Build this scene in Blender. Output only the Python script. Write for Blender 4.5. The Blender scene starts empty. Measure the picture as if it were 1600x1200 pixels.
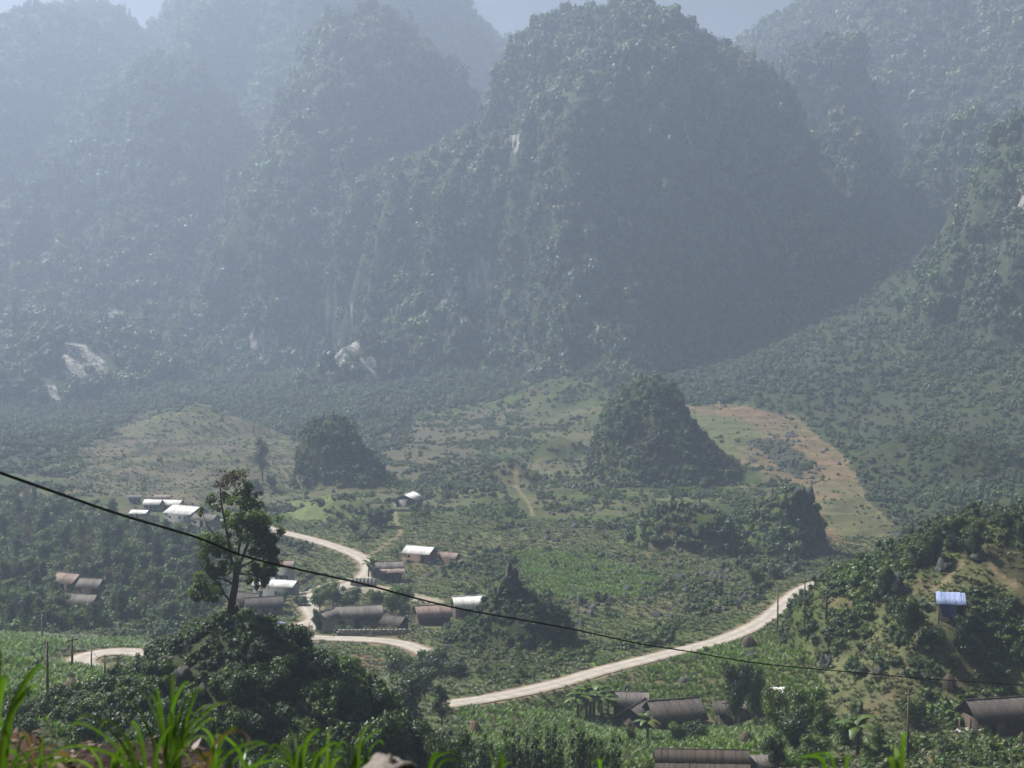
import bpy, bmesh, math, random
import numpy as np
from mathutils import Vector, Matrix
random.seed(7); RNG = np.random.default_rng(7)
R = math.radians
SC = bpy.context.scene
COL = SC.collection
# ------------------------------------------------------------------ camera, light, exposure
CAM_Z = 60.0
PITCH = R(2.58)                       # looking slightly down
F = 2222.0                            # focal length in pixels of a 1600 px wide picture
cam_d = bpy.data.cameras.new('camera'); cam = bpy.data.objects.new('camera', cam_d); COL.objects.link(cam)
cam.location = (0, 0, CAM_Z); cam.rotation_euler = (R(90) - PITCH, 0, 0)
cam_d.sensor_width = 36; cam_d.lens = 36 * F / 1600
cam_d.clip_start = 0.2; cam_d.clip_end = 20000
cam_d.dof.use_dof = True; cam_d.dof.focus_distance = 260; cam_d.dof.aperture_fstop = 5.6
SC.camera = cam
SUN_AZ, SUN_EL = R(-64), R(52)        # azimuth from the view direction (+Y) towards the left
world = bpy.data.worlds.new('World'); SC.world = world; world.use_nodes = True
wn = world.node_tree; wn.nodes.clear()
wo = wn.nodes.new('ShaderNodeOutputWorld'); bg = wn.nodes.new('ShaderNodeBackground'); sky = wn.nodes.new('ShaderNodeTexSky')
sky.sky_type = 'NISHITA'; sky.sun_disc = False; sky.sun_elevation = SUN_EL; sky.sun_rotation = SUN_AZ
sky.air_density = 0.5; sky.ozone_density = 0.6; dust_density = 10.0; sky.altitude = 800
bg.inputs['Strength'].default_value = 0.15
hs = wn.nodes.new('ShaderNodeHueSaturation'); hs.inputs['Saturation'].default_value = .4; wn.links.new(sky.outputs[0], hs.inputs['Color']); wn.links.new(hs.outputs[0], bg.inputs[0])   # a milky, humid sky; wn.links.new(bg.outputs[0], wo.inputs[0])
sun_d = bpy.data.lights.new('sun', 'SUN'); sun_d.energy = 4.5; sun_d.angle = R(0.6); sun_d.color = (1.0, 0.95, 0.87)
sun = bpy.data.objects.new('sun', sun_d); COL.objects.link(sun)
sdir = Vector((math.sin(SUN_AZ) * math.cos(SUN_EL), math.cos(SUN_AZ) * math.cos(SUN_EL), math.sin(SUN_EL)))
sun.rotation_euler = sdir.to_track_quat('Z', 'Y').to_euler(); sun.location = sdir * 500
SC.view_settings.view_transform = 'Standard'; SC.view_settings.look = 'None'
SC.view_settings.exposure = 1.35; SC.view_settings.gamma = 1.0; SC.view_settings.use_curve_mapping = False
SC.render.engine = 'CYCLES'
SC.cycles.max_bounces = 5; SC.cycles.diffuse_bounces = 2; SC.cycles.glossy_bounces = 1; SC.cycles.transmission_bounces = 2
SC.cycles.transparent_max_bounces = 4; SC.cycles.volume_bounces = 1
SC.cycles.use_denoising = True; SC.cycles.sample_clamp_indirect = 4
HAZE_DENSITY = 0.00046
# ------------------------------------------------------------------ pixel <-> place (author's ruler for the reference view)
CP, SP = math.cos(PITCH), math.sin(PITCH)
def P(px, py, d):
    "point of the sight line through pixel px,py at the distance y = d"
    u = (px - 800) / F; v = -(py - 600) / F
    dy = CP + v * SP; dz = -SP + v * CP
    return (u * d / dy, d, CAM_Z + dz * d / dy)
def pix(x, y, z):
    x = np.asarray(x, float); y = np.asarray(y, float); z = np.asarray(z, float) - CAM_Z
    dep = np.maximum(y * CP - z * SP, 1e-3); up = y * SP + z * CP
    return 800 + F * x / dep, 600 - F * up / dep
# ------------------------------------------------------------------ noise
def _h(ix, iy, iz, s):
    n = (ix.astype(np.int64) * 374761393 + iy.astype(np.int64) * 668265263 + iz.astype(np.int64) * 2147483647 + s * 1274126177) & 0xFFFFFFFF
    n = ((n ^ (n >> 13)) * 1274126177) & 0xFFFFFFFF
    return ((n ^ (n >> 16)) & 0xFFFFFF) / float(0xFFFFFF)
def vnoise(x, y, z=None, s=0):
    x = np.asarray(x, float); y = np.asarray(y, float); z = np.zeros_like(x) if z is None else np.asarray(z, float)
    x, y, z = np.broadcast_arrays(x, y, z)
    fx, fy, fz = np.floor(x), np.floor(y), np.floor(z); tx, ty, tz = x - fx, y - fy, z - fz
    tx = tx * tx * (3 - 2 * tx); ty = ty * ty * (3 - 2 * ty); tz = tz * tz * (3 - 2 * tz)
    r = 0
    for a in (0, 1):
        for b in (0, 1):
            for c in (0, 1):
                r = r + _h(fx + a, fy + b, fz + c, s) * (tx if a else 1 - tx) * (ty if b else 1 - ty) * (tz if c else 1 - tz)
    return r * 2 - 1
def fbm(x, y, z=None, s=0, o=4, g=0.5):
    r = 0; a = 1.0; f = 1.0; t = 0
    for k in range(o):
        r = r + a * vnoise(np.asarray(x) * f, np.asarray(y) * f, None if z is None else np.asarray(z) * f, s + k * 17); t += a; a *= g; f *= 2.03
    return r / t * 1.6
def sstep(a, b, x):
    t = np.clip((np.asarray(x, float) - a) / (b - a), 0, 1); return t * t * (3 - 2 * t)
def inpoly(px, py, poly):
    px = np.asarray(px); py = np.asarray(py); c = np.zeros(px.shape, bool); n = len(poly)
    for i in range(n):
        x1, y1 = poly[i]; x2, y2 = poly[(i + 1) % n]
        if y1 == y2: continue
        c ^= ((y1 > py) != (y2 > py)) & (px < (x2 - x1) * (py - y1) / (y2 - y1) + x1)
    return c
# ------------------------------------------------------------------ terrain heights
ROADS_PX = {   # px, py, distance
 'far': [(330, 812, 425), (400, 820, 416), (430, 829, 405), (480, 841, 390), (530, 856, 373), (562, 870, 360), (577, 884, 347), (572, 899, 333), (548, 913, 322), (510, 924, 313), (482, 934, 305)],
 'mid': [(482, 936, 303), (484, 950, 293), (492, 968, 283), (470, 977, 277), (456, 984, 273), (460, 991, 269), (490, 996, 267), (540, 998, 266), (600, 1001, 264), (640, 1009, 260), (668, 1022, 253), (676, 1040, 243), (655, 1056, 234)],
 'loop': [(330, 1036, 198), (225, 1021, 205), (180, 1018, 206), (140, 1024, 203), (126, 1033, 198), (138, 1045, 192), (165, 1053, 188), (215, 1054, 187), (300, 1062, 185)],
 'main': [(702, 1099, 204), (716, 1097, 205), (780, 1088, 212), (870, 1068, 224), (950, 1045, 238), (1050, 1020, 253), (1130, 999, 265), (1190, 972, 281), (1225, 944, 297), (1252, 922, 307), (1290, 908, 315), (1350, 900, 325)],
}
CTRL = [(-90, 0, 50), (0, 0, 46), (90, 0, 44), (-60, 30, 46), (0, 30, 40), (60, 30, 39), (-55, 60, 42), (0, 60, 31), (60, 60, 28), (-55, 100, 33), (0, 100, 21), (60, 100, 20),
        (0, 140, 12), (-12, 165, 9), (120, 140, 16)]
CTRL += [P(*a) for a in [(120, 1095, 139), (20, 1075, 140), (-200, 1050, 150), (20, 1030, 172), (170, 1032, 200), (230, 1020, 205), (300, 1040, 190), (66, 1000, 228), (-200, 980, 230),
        (1300, 1000, 236), (1300, 1050, 214), (1568, 1000, 214), (1400, 930, 226), (1500, 900, 221), (1570, 900, 212), (1450, 862, 234), (1345, 955, 236), (1350, 930, 244), (1380, 1010, 212), (1550, 1085, 204), (1568, 1138, 190), (1490, 1138, 190), (1640, 1138, 190), (1568, 1190, 168), (1420, 1190, 150), (1600, 1160, 162), (1200, 1120, 203), (1150, 1131, 209), (1052, 1139, 210), (990, 1128, 215), (940, 1125, 216), (1012, 1160, 178), (1340, 1178, 153), (1240, 1150, 170), (556, 990, 274), (511, 988, 275), (617, 985, 275), (676, 978, 286), (738, 966, 297), (603, 909, 334), (443, 912, 335), (432, 934, 312), (412, 962, 288), (1320, 912, 262), (1480, 955, 207), (1700, 1000, 216), (1700, 860, 225), (1350, 1060, 206), (1430, 985, 207),
        (1200, 1000, 250), (1040, 1130, 212), (1000, 1030, 246),
        (100, 700, 600), (-300, 690, 620), (600, 700, 640), (300, 790, 460), (0, 800, 440), (-300, 800, 440),
        (1100, 645, 700), (1250, 660, 680), (1350, 868, 395), (1300, 900, 350), (1380, 760, 520), (1300, 750, 535), (1420, 690, 600), (1200, 700, 600), (1180, 760, 530), (1320, 560, 780), (1335, 480, 900), (1350, 400, 1000), (1600, 700, 600),
        (900, 600, 850), (850, 560, 950), (200, 600, 950), (500, 600, 930), (1100, 580, 900), (100, 660, 800), (600, 640, 800), (750, 660, 740), (820, 700, 640), (880, 760, 520),
        (640, 792, 430), (658, 872, 360), (700, 800, 430), (900, 800, 440), (250, 1000, 262), (520, 820, 410), (1100, 930, 310)]]
CTRL += [P(*q) for k in ROADS_PX for q in ROADS_PX[k][::2]]
CTRL += [P(*a) for a in [(1225, 985, 258), (1260, 990, 248), (1150, 1050, 226), (700, 1040, 240), (560, 1045, 242), (420, 1000, 262), (520, 975, 280), (400, 1030, 240), (800, 1060, 230), (760, 970, 285)]]
for x, y in [(-200, 330), (-120, 330), (-60, 300), (-60, 350), (0, 300), (0, 350), (60, 330), (-100, 400), (20, 400), (-40, 470), (-160, 480), (40, 280), (-120, 270), (150, 450), (200, 330)]:
    CTRL.append((x, y, 0.0))
for x, y, z in [(-900, 900, 20), (0, 1100, 20), (900, 900, 60), (-600, 400, 20), (600, 400, 60), (0, 1500, 60), (-800, 1700, 60), (800, 1700, 120), (-400, 100, 70), (400, 100, 40), (-2500, 4600, 60), (2500, 4600, 60), (0, 3000, 60), (0, -60, 55), (-200, -40, 70), (200, -40, 60)]:
    CTRL.append((x, y, z))
CA = np.array(CTRL, float)
_D = np.hypot(CA[:, None, 0] - CA[None, :, 0], CA[:, None, 1] - CA[None, :, 1])
_n = len(CA); _A = np.zeros((_n + 3, _n + 3)); _A[:_n, :_n] = -np.sqrt(_D ** 2 + 64) + np.eye(_n) * 1.2
_A[:_n, _n:] = np.c_[CA[:, :2] / 500, np.ones(_n)]; _A[_n:, :_n] = _A[:_n, _n:].T
_W = np.linalg.solve(_A, np.r_[CA[:, 2], 0, 0, 0])
def rbf(x, y):
    out = _W[_n] * x / 500 + _W[_n + 1] * y / 500 + _W[_n + 2]
    for i in range(_n): out = out - _W[i] * np.sqrt((x - CA[i, 0]) ** 2 + (y - CA[i, 1]) ** 2 + 64)
    return out
class Peak:
    "a karst hill: left and right outlines (r, z) turned round its axis, wider or narrower in front"
    def __init__(s, name, d, prof, apex, front=1.0, foot=0.35, rib=0.08, seed=0, back=None, base=-15, fp=None):
        s.name, s.d, s.seed, s.rib = name, d, seed, rib
        pts = [P(a, b, d) for a, b in prof]; ax = P(*apex, d)
        s.x, s.y, s.top = ax[0], d, ax[2]
        if name == 'mountain': foot = .40
        def side(sel, sg):
            q = sorted([(abs(p[0] - s.x), p[2]) for p in pts if sg * (p[0] - s.x) > 0.3]); q = [(0, s.top)] + q
            r, z = q[-1]
            if z > base: q += [(r + (z - base) * foot * 1.2, base + (z - base) * .35), (r + (z - base) * foot * 3.2, base)]
            q.append((q[-1][0] + 400, base - 60)); return np.array(q)
        s.L, s.Rr = side(0, -1), side(0, 1); s.front = front; s.back = back or front
        s.rad = max(s.L[-2, 0], s.Rr[-2, 0]); s.fp = None
        if fp is not None:
            q = [(0, s.top)] + [(d - b, P(800, a, b)[2]) for a, b in fp]; q = sorted(q); q.append((q[-1][0] + 300, q[-1][1] - 60)); s.fp = np.array(q)
            s.rad = max(s.rad, s.fp[-2, 0])
    def h(s, x, y):
        dx, dy = x - s.x, y - s.y; r = np.hypot(dx, dy) + 1e-6; c = dx / r; sn = dy / r
        ang = np.arctan2(dy, dx)
        nz = fbm(np.cos(ang) * 2.6 + 9, np.sin(ang) * 2.6 + s.seed, r / s.rad * 1.2, s=s.seed, o=4)
        rr = r * (1 + nz * s.rib * 2.2 * sstep(0, .25 * s.rad, r))
        zl = np.interp(rr, s.L[:, 0], s.L[:, 1]); zr = np.interp(rr, s.Rr[:, 0], s.Rr[:, 1])
        side = np.where(c < 0, zl, zr)
        fs = np.where(sn < 0, s.front, s.back)
        m = .5 + .5 * np.clip(c * 1.4, -1, 1)
        zf = (1 - m) * np.interp(rr / fs, s.L[:, 0], s.L[:, 1]) + m * np.interp(rr / fs, s.Rr[:, 0], s.Rr[:, 1])
        if s.fp is not None: zf = np.where(sn < 0, np.interp(rr, s.fp[:, 0], s.fp[:, 1]), zf)
        w = c * c
        H = s.top + 15
        return side * w + zf * (1 - w) + fbm(x / (H * .28), y / (H * .28), s=s.seed + 5, o=5) * s.rib * H * .42 * sstep(0, s.rad * .12, r)
PEAKS = [
 Peak('mountain', 1650, [(-150, 190), (-60, 110), (0, 72), (60, 40), (100, 24), (160, 14), (195, 32), (225, 62), (250, 90), (300, 150), (340, 220)], (150, 12), front=1.7, rib=.08, seed=1),
 Peak('mountain', 1800, [(200, 190), (250, 100), (280, 50), (300, 5), (345, -45), (390, -80), (480, -100), (600, -70), (690, -40), (720, 0), (735, 45), (752, 85), (775, 110), (800, 150)], (470, -100), front=1.3, rib=.10, seed=2),
 Peak('mountain', 1380, [(-60, 390), (0, 345), (60, 300), (120, 240), (150, 200), (172, 155), (205, 118), (240, 96), (262, 90), (300, 104), (340, 135), (380, 190), (430, 300), (470, 400)], (262, 89), front=1.15, rib=.11, seed=3),
 Peak('mountain', 1240, [(240, 600), (290, 480), (310, 400), (345, 330), (395, 255), (440, 170), (470, 110), (500, 68), (550, 30), (590, 20), (630, 38), (665, 88), (700, 120), (728, 170), (745, 230), (780, 330)], (590, 19), front=1.0, rib=.11, seed=4),
 Peak('mountain', 1080, [(560, 560), (572, 450), (592, 350), (605, 300), (625, 262), (680, 235), (735, 212), (757, 210), (771, 158), (780, 118), (797, 86), (824, 58), (852, 34), (882, 24), (930, 30), (990, 36), (1040, 56), (1085, 68), (1130, 98), (1175, 128), (1205, 170), (1240, 270), (1270, 380), (1290, 470)], (890, 23), front=.95, rib=.12, seed=5),
 Peak('mountain', 1020, [(660, 420), (700, 330), (750, 280), (800, 262), (850, 270), (900, 340), (950, 480)], (795, 262), front=.85, rib=.13, seed=15),
 Peak('mountain', 1260, [(1160, 400), (1190, 240), (1212, 130), (1235, 92), (1270, 72), (1300, 72), (1335, 92), (1350, 140), (1370, 200), (1420, 320)], (1285, 70), front=.9, rib=.11, seed=6),
 Peak('mountain', 1110, [(1170, 460), (1215, 330), (1250, 250), (1285, 205), (1320, 190), (1355, 208), (1390, 285), (1430, 400)], (1318, 189), front=1.0, rib=.11, seed=25),
 Peak('mountain', 1750, [(1080, 200), (1150, 110), (1172, 88), (1200, 48), (1235, 38), (1255, 5), (1290, -30), (1400, -70), (1600, -60), (1750, 20)], (1480, -80), front=1.2, rib=.10, seed=7),
 Peak('mountain', 1120, [(1370, 420), (1400, 300), (1430, 235), (1465, 200), (1505, 182), (1545, 190), (1580, 222), (1620, 330), (1660, 450)], (1508, 180), front=1.0, rib=.12, seed=8),
 Peak('mountain', 850, [(1330, 640), (1380, 560), (1410, 505), (1445, 445), (1500, 370), (1545, 290), (1600, 212), (1680, 120), (1780, 60), (1900, 80), (2050, 250)], (1790, 55), front=.85, rib=.11, seed=9),
 Peak('hill', 800, [(480, 735), (560, 708), (600, 690), (700, 650), (800, 612), (870, 590), (930, 583), (1000, 592), (1080, 615), (1130, 640)], (925, 583), front=.7, foot=.5, rib=.05, seed=10),
 Peak('hill', 720, [(80, 740), (130, 700), (190, 668), (250, 646), (310, 634), (350, 645), (400, 662), (460, 690), (520, 720)], (310, 634), front=1.0, foot=1.0, rib=.03, seed=11),
 Peak('hill', 560, [(905, 760), (920, 715), (934, 680), (950, 640), (985, 607), (1020, 592), (1048, 604), (1064, 632), (1074, 655), (1100, 690), (1150, 735), (1205, 785), (1250, 830)], (1020, 592), front=1.25, foot=.8, rib=.09, seed=12),
 Peak('hill', 510, [(458, 760), (466, 720), (469, 685), (480, 667), (505, 656), (530, 655), (553, 672), (563, 700), (590, 732), (615, 752), (650, 768)], (518, 654), front=1.0, foot=.5, rib=.03, seed=13),
 Peak('hill', 400, [(1080, 855), (1150, 815), (1200, 782), (1232, 764), (1250, 758), (1262, 764), (1272, 790), (1282, 815), (1290, 850), (1300, 885)], (1250, 757), front=.9, foot=.4, rib=.05, seed=14),
 Peak('hill', 385, [(930, 890), (965, 850), (1000, 815), (1040, 792), (1080, 790), (1120, 805), (1160, 850), (1190, 880)], (1060, 788), front=.9, foot=.6, rib=.03, seed=16),
 Peak('hill', 500, [(380, 765), (398, 757), (412, 754), (430, 757), (450, 765)], (412, 754), front=1.0, foot=.5, rib=.06, seed=17),
 Peak('hill', 262, [(640, 1060), (670, 1030), (700, 1000), (740, 968), (762, 940), (776, 912), (790, 898), (797, 893), (806, 905), (818, 926), (850, 938), (880, 955), (892, 980), (900, 1010), (925, 1045)], (796, 893), front=.75, foot=.5, rib=.05, seed=18, base=-6),
 Peak('hill', 122, [(90, 1110), (150, 1078), (200, 1050), (260, 1012), (300, 992), (345, 970), (368, 966), (400, 972), (440, 990), (465, 1020), (520, 1052), (570, 1075), (620, 1110)], (368, 965), front=1.0, foot=.3, rib=.03, seed=19, base=14),
 Peak('hill', 235, [(1250, 945), (1290, 914), (1340, 892), (1400, 868), (1440, 845), (1475, 820), (1510, 804), (1560, 806), (1620, 800), (1700, 790), (1900, 850)], (1650, 795), front=.7, foot=.2, rib=.02, seed=20, base=-8),
]
def ledge(x, y):
    z = 58.40 - .33 * sstep(-1.3, -.2, x) - .35 * sstep(.4, 3.5, x) + .05 * fbm(x * 1.3, y * 1.3, s=77) + .02 * fbm(x * 6, y * 6, s=78, o=3)
    edge = 5.3 + .5 * fbm(x * .7, x * 0, s=79) - .6 * sstep(-1, 1, x)
    return z - 1.6 * np.maximum(y - edge, 0) - .15 * np.maximum(-y - 3, 0)
def ground0(x, y):
    g = rbf(x, y)
    d = np.hypot(x, y)
    g = g + fbm(x / 45, y / 45, s=31) * (.35 + 1.3 * sstep(330, 500, d)) + fbm(x / 9, y / 9, s=32) * .28
    return np.maximum(g, ledge(x, y))
PEAKS += [Peak('hill', 430, [(425, 828), (470, 795), (520, 775), (565, 782), (600, 812), (620, 830)], (522, 774), front=.8, foot=.5, rib=.07, seed=31),
 Peak('hill', 540, [(660, 785), (715, 755), (760, 728), (800, 720), (850, 742), (900, 780)], (792, 719), front=.8, foot=.6, rib=.10, seed=32),
 Peak('hill', 610, [(770, 742), (820, 705), (868, 682), (905, 690), (950, 730)], (875, 681), front=.8, foot=.6, rib=.10, seed=33),
 Peak('hill', 470, [(680, 815), (720, 790), (760, 775), (800, 782), (850, 815)], (764, 774), front=.8, foot=.6, rib=.10, seed=34),
 Peak('hill', 560, [(1280, 745), (1340, 715), (1400, 690), (1460, 680), (1540, 690), (1600, 720)], (1462, 679), front=.8, foot=.6, rib=.10, seed=35)]
ROADS = []
def terrain(x, y, carve=True):
    x = np.asarray(x, float); y = np.asarray(y, float)
    g = ground0(x, y)
    for p in PEAKS[11:]:
        m = np.hypot(x - p.x, y - p.y) < p.rad * max(1.2, p.front) * 1.5
        if m.any():
            h = p.h(x[m], y[m]); a = g[m]; k = 1.2 + p.top * .012
            t = np.clip(.5 + .5 * (h - a) / k, 0, 1); g[m] = a * (1 - t) + h * t + k * t * (1 - t)
    if carve:
        for pts, w in ROADS:
            m = np.where((x > pts[:, 0].min() - 12) & (x < pts[:, 0].max() + 12) & (y > pts[:, 1].min() - 12) & (y < pts[:, 1].max() + 12))[0] if x.ndim == 1 else None
            if m is None or len(m) == 0: continue
            dist, z = road_dist(pts, x[m], y[m])
            t = sstep(w / 2 + .8, w / 2 + 5, dist)
            g[m] = (z - .12) * (1 - t) + g[m] * t
    return g
def road_dist(pts, x, y):
    best = np.full(x.shape, 1e9); z = np.zeros(x.shape)
    for i in range(len(pts) - 1):
        a, b = pts[i], pts[i + 1]; e = b[:2] - a[:2]; L = (e ** 2).sum() + 1e-9
        t = np.clip(((x - a[0]) * e[0] + (y - a[1]) * e[1]) / L, 0, 1)
        d = np.hypot(x - a[0] - t * e[0], y - a[1] - t * e[1]); m = d < best
        best = np.where(m, d, best); z = np.where(m, a[2] + t * (b[2] - a[2]), z)
    return best, z
def full(x, y):
    g = terrain(x, y)
    for p in PEAKS[:11]:
        m = np.hypot(x - p.x, y - p.y) < p.rad * 1.8
        if m.any(): g[m] = np.maximum(g[m], p.h(x[m], y[m]))
    return g
def hit(px, py, d0=70.0, d1=2600.0, fn=None, n=900):
    "where the sight line through px,py meets the ground"
    fn = fn or terrain
    ds = d0 * (d1 / d0) ** (np.arange(n) / (n - 1)); u = (px - 800) / F; v = -(py - 600) / F
    dy = CP + v * SP; dz = -SP + v * CP
    x = u * ds / dy; z = CAM_Z + dz * ds / dy; g = fn(x, ds)
    k = np.where(z < g)[0]
    if len(k) == 0: return np.array([x[-1], ds[-1], g[-1]])
    k = max(k[0], 1); a, b = z[k - 1] - g[k - 1], g[k] - z[k]; t = a / (a + b + 1e-9)
    xx = x[k - 1] + t * (x[k] - x[k - 1]); yy = ds[k - 1] + t * (ds[k] - ds[k - 1]); zz = z[k - 1] + t * (z[k] - z[k - 1])
    return np.array([xx, yy, zz])
def smooth_path(pts, n=8):
    pts = np.array(pts); out = []
    for i in range(len(pts) - 1):
        p0, p1, p2, p3 = pts[max(i - 1, 0)], pts[i], pts[i + 1], pts[min(i + 2, len(pts) - 1)]
        for t in np.arange(n) / n:
            out.append(.5 * ((2 * p1) + (-p0 + p2) * t + (2 * p0 - 5 * p1 + 4 * p2 - p3) * t * t + (-p0 + 3 * p1 - 3 * p2 + p3) * t ** 3))
    out.append(pts[-1]); out = np.array(out)
    z = out[:, 2]
    for _ in range(12): z = np.r_[z[0], (z[:-2] + z[1:-1] * 2 + z[2:]) / 4, z[-1]]
    out[:, 2] = z; return out
for key, pl in ROADS_PX.items():
    w = {'far': 4.3, 'mid': 3.9, 'loop': 4.0, 'main': 4.0}[key]
    ROADS.append((smooth_path([P(*q) for q in pl]), w))
# ------------------------------------------------------------------ materials
def mat(name):
    m = bpy.data.materials.new(name); m.use_nodes = True; nt = m.node_tree; nt.nodes.clear(); return m, nt
def N(nt, typ, **kw):
    n = nt.nodes.new(typ)
    for k, v in kw.items():
        if k == 'inp':
            for a, b in v.items(): n.inputs[a].default_value = b
        else: setattr(n, k, v)
    return n
def mixc(nt, a, b, f, typ='MIX'):
    n = N(nt, 'ShaderNodeMix', data_type='RGBA', blend_type=typ)
    for s, v in ((6, a), (7, b), (0, f)):
        if isinstance(v, (tuple, list)): n.inputs[s].default_value = (*v, 1) if len(v) == 3 else v
        elif isinstance(v, (int, float)): n.inputs[s].default_value = v
        else: nt.links.new(v, n.inputs[s])
    return n.outputs[2]
def noise(nt, scale, detail=4, rough=.6, vec=None, dim='3D'):
    n = N(nt, 'ShaderNodeTexNoise', inp={'Scale': scale, 'Detail': detail, 'Roughness': rough}); n.noise_dimensions = dim
    if vec is not None: nt.links.new(vec, n.inputs['Vector'])
    return n.outputs[0]
def ramp(nt, src, stops):
    n = N(nt, 'ShaderNodeValToRGB'); nt.links.new(src, n.inputs[0]); cr = n.color_ramp
    while len(cr.elements) < len(stops): cr.elements.new(.5)
    for e, (p, c) in zip(cr.elements, stops): e.position = p; e.color = (*c, 1) if len(c) == 3 else c
    return n.outputs[0]
def geo_pos(nt): return N(nt, 'ShaderNodeNewGeometry').outputs['Position']
def obj_pos(nt): return N(nt, 'ShaderNodeTexCoord').outputs['Object']
def finish(nt, col, rough=.9, bump=None, bstr=.4, bdist=.1, spec=.2, metal=0):
    p = N(nt, 'ShaderNodeBsdfPrincipled', inp={'Roughness': rough, 'Specular IOR Level': spec, 'Metallic': metal})
    if isinstance(col, (tuple, list)): p.inputs['Base Color'].default_value = (*col, 1)
    else: nt.links.new(col, p.inputs['Base Color'])
    if bump is not None:
        b = N(nt, 'ShaderNodeBump', inp={'Strength': bstr, 'Distance': bdist}); nt.links.new(bump, b.inputs['Height']); nt.links.new(b.outputs[0], p.inputs['Normal'])
    o = N(nt, 'ShaderNodeOutputMaterial'); nt.links.new(p.outputs[0], o.inputs[0])
def leaf_mat(name, cols, trans=.3, gloss=.035, var=.5, patch=25.0, rough=.5):
    "leaf colour: varies from plant to plant, from patch to patch and inside one crown"
    m, nt = mat(name)
    inf = N(nt, 'ShaderNodeObjectInfo'); gp = geo_pos(nt); op = obj_pos(nt)
    a = ramp(nt, inf.outputs['Random'], [(i / max(1, len(cols) - 1), c) for i, c in enumerate(cols)])
    pn = noise(nt, 1 / patch, 2, .6, gp); nn = noise(nt, .9, 3, .7, op)
    v1 = N(nt, 'ShaderNodeMapRange', inp={1: .3, 2: .7, 3: 1 - var * .5, 4: 1 + var * .6}); nt.links.new(pn, v1.inputs[0])
    v2 = N(nt, 'ShaderNodeMapRange', inp={1: .3, 2: .7, 3: 1 - var * .5, 4: 1 + var * .5}); nt.links.new(nn, v2.inputs[0])
    mu = N(nt, 'ShaderNodeMath', operation='MULTIPLY'); nt.links.new(v1.outputs[0], mu.inputs[0]); nt.links.new(v2.outputs[0], mu.inputs[1])
    cc = N(nt, 'ShaderNodeCombineColor'); [nt.links.new(mu.outputs[0], cc.inputs[i]) for i in range(3)]
    col = mixc(nt, a, cc.outputs[0], 1.0, 'MULTIPLY')
    df = N(nt, 'ShaderNodeBsdfDiffuse'); tr = N(nt, 'ShaderNodeBsdfTranslucent'); gl = N(nt, 'ShaderNodeBsdfGlossy', inp={'Roughness': rough, 'Color': (.8, .85, .9, 1)})
    nt.links.new(col, df.inputs[0]); tcol = mixc(nt, col, (1.15, 1.35, .55), 1.0, 'MULTIPLY'); nt.links.new(tcol, tr.inputs[0])
    m1 = N(nt, 'ShaderNodeMixShader', inp={0: trans}); nt.links.new(df.outputs[0], m1.inputs[1]); nt.links.new(tr.outputs[0], m1.inputs[2])
    m2 = N(nt, 'ShaderNodeMixShader', inp={0: gloss}); nt.links.new(m1.outputs[0], m2.inputs[1]); nt.links.new(gl.outputs[0], m2.inputs[2])
    o = N(nt, 'ShaderNodeOutputMaterial'); nt.links.new(m2.outputs[0], o.inputs[0]); return m
M = {}
M['forest'] = leaf_mat('forest leaves', [(.030, .055, .020), (.055, .095, .030), (.090, .125, .042), (.038, .070, .030), (.11, .12, .055), (.048, .085, .026)], trans=.22, patch=45, var=.8)
M['shrub'] = leaf_mat('shrub leaves', [(.045, .085, .012), (.065, .110, .015), (.050, .090, .018), (.095, .120, .020), (.032, .062, .014)], trans=.28, patch=14)
M['dark_leaf'] = leaf_mat('dark leaves', [(.022, .044, .009), (.036, .064, .012), (.028, .050, .012), (.050, .072, .014)], trans=.25, patch=12)
M['bright_leaf'] = leaf_mat('bright leaves', [(.070, .125, .022), (.060, .110, .020), (.085, .140, .030)], trans=.35, patch=8)
M['brown_leaf'] = leaf_mat('brown leaves', [(.10, .075, .040), (.12, .085, .050), (.085, .075, .035)], trans=.25, patch=8)
M['crop'] = leaf_mat('crop leaves', [(.085, .165, .016), (.12, .20, .020), (.07, .13, .016), (.13, .17, .026)], trans=.4, patch=10)
def make_bark():
    m, nt = mat('bark'); op = obj_pos(nt); mp = N(nt, 'ShaderNodeMapping'); mp.inputs['Scale'].default_value = (6, 6, 1.5); nt.links.new(op, mp.inputs[0])
    n1 = noise(nt, 2.5, 5, .7, mp.outputs[0]); finish(nt, ramp(nt, n1, [(.3, (.030, .022, .016)), (.7, (.10, .080, .062))]), .95, n1, .6, .05); return m
M['bark'] = make_bark()
def make_rock():
    m, nt = mat('dark limestone'); gp = geo_pos(nt); n1 = noise(nt, .8, 6, .7, gp); n2 = noise(nt, 5, 4, .7, gp)
    c = ramp(nt, n1, [(.3, (.030, .034, .034)), (.5, (.055, .058, .055)), (.75, (.14, .138, .128))])
    c = mixc(nt, c, (.045, .06, .03), ramp(nt, n2, [(.5, (0, 0, 0)), (.62, (.6, .6, .6))])); finish(nt, c, .95, n2, .6, .15); return m
M['rock'] = make_rock()
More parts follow.
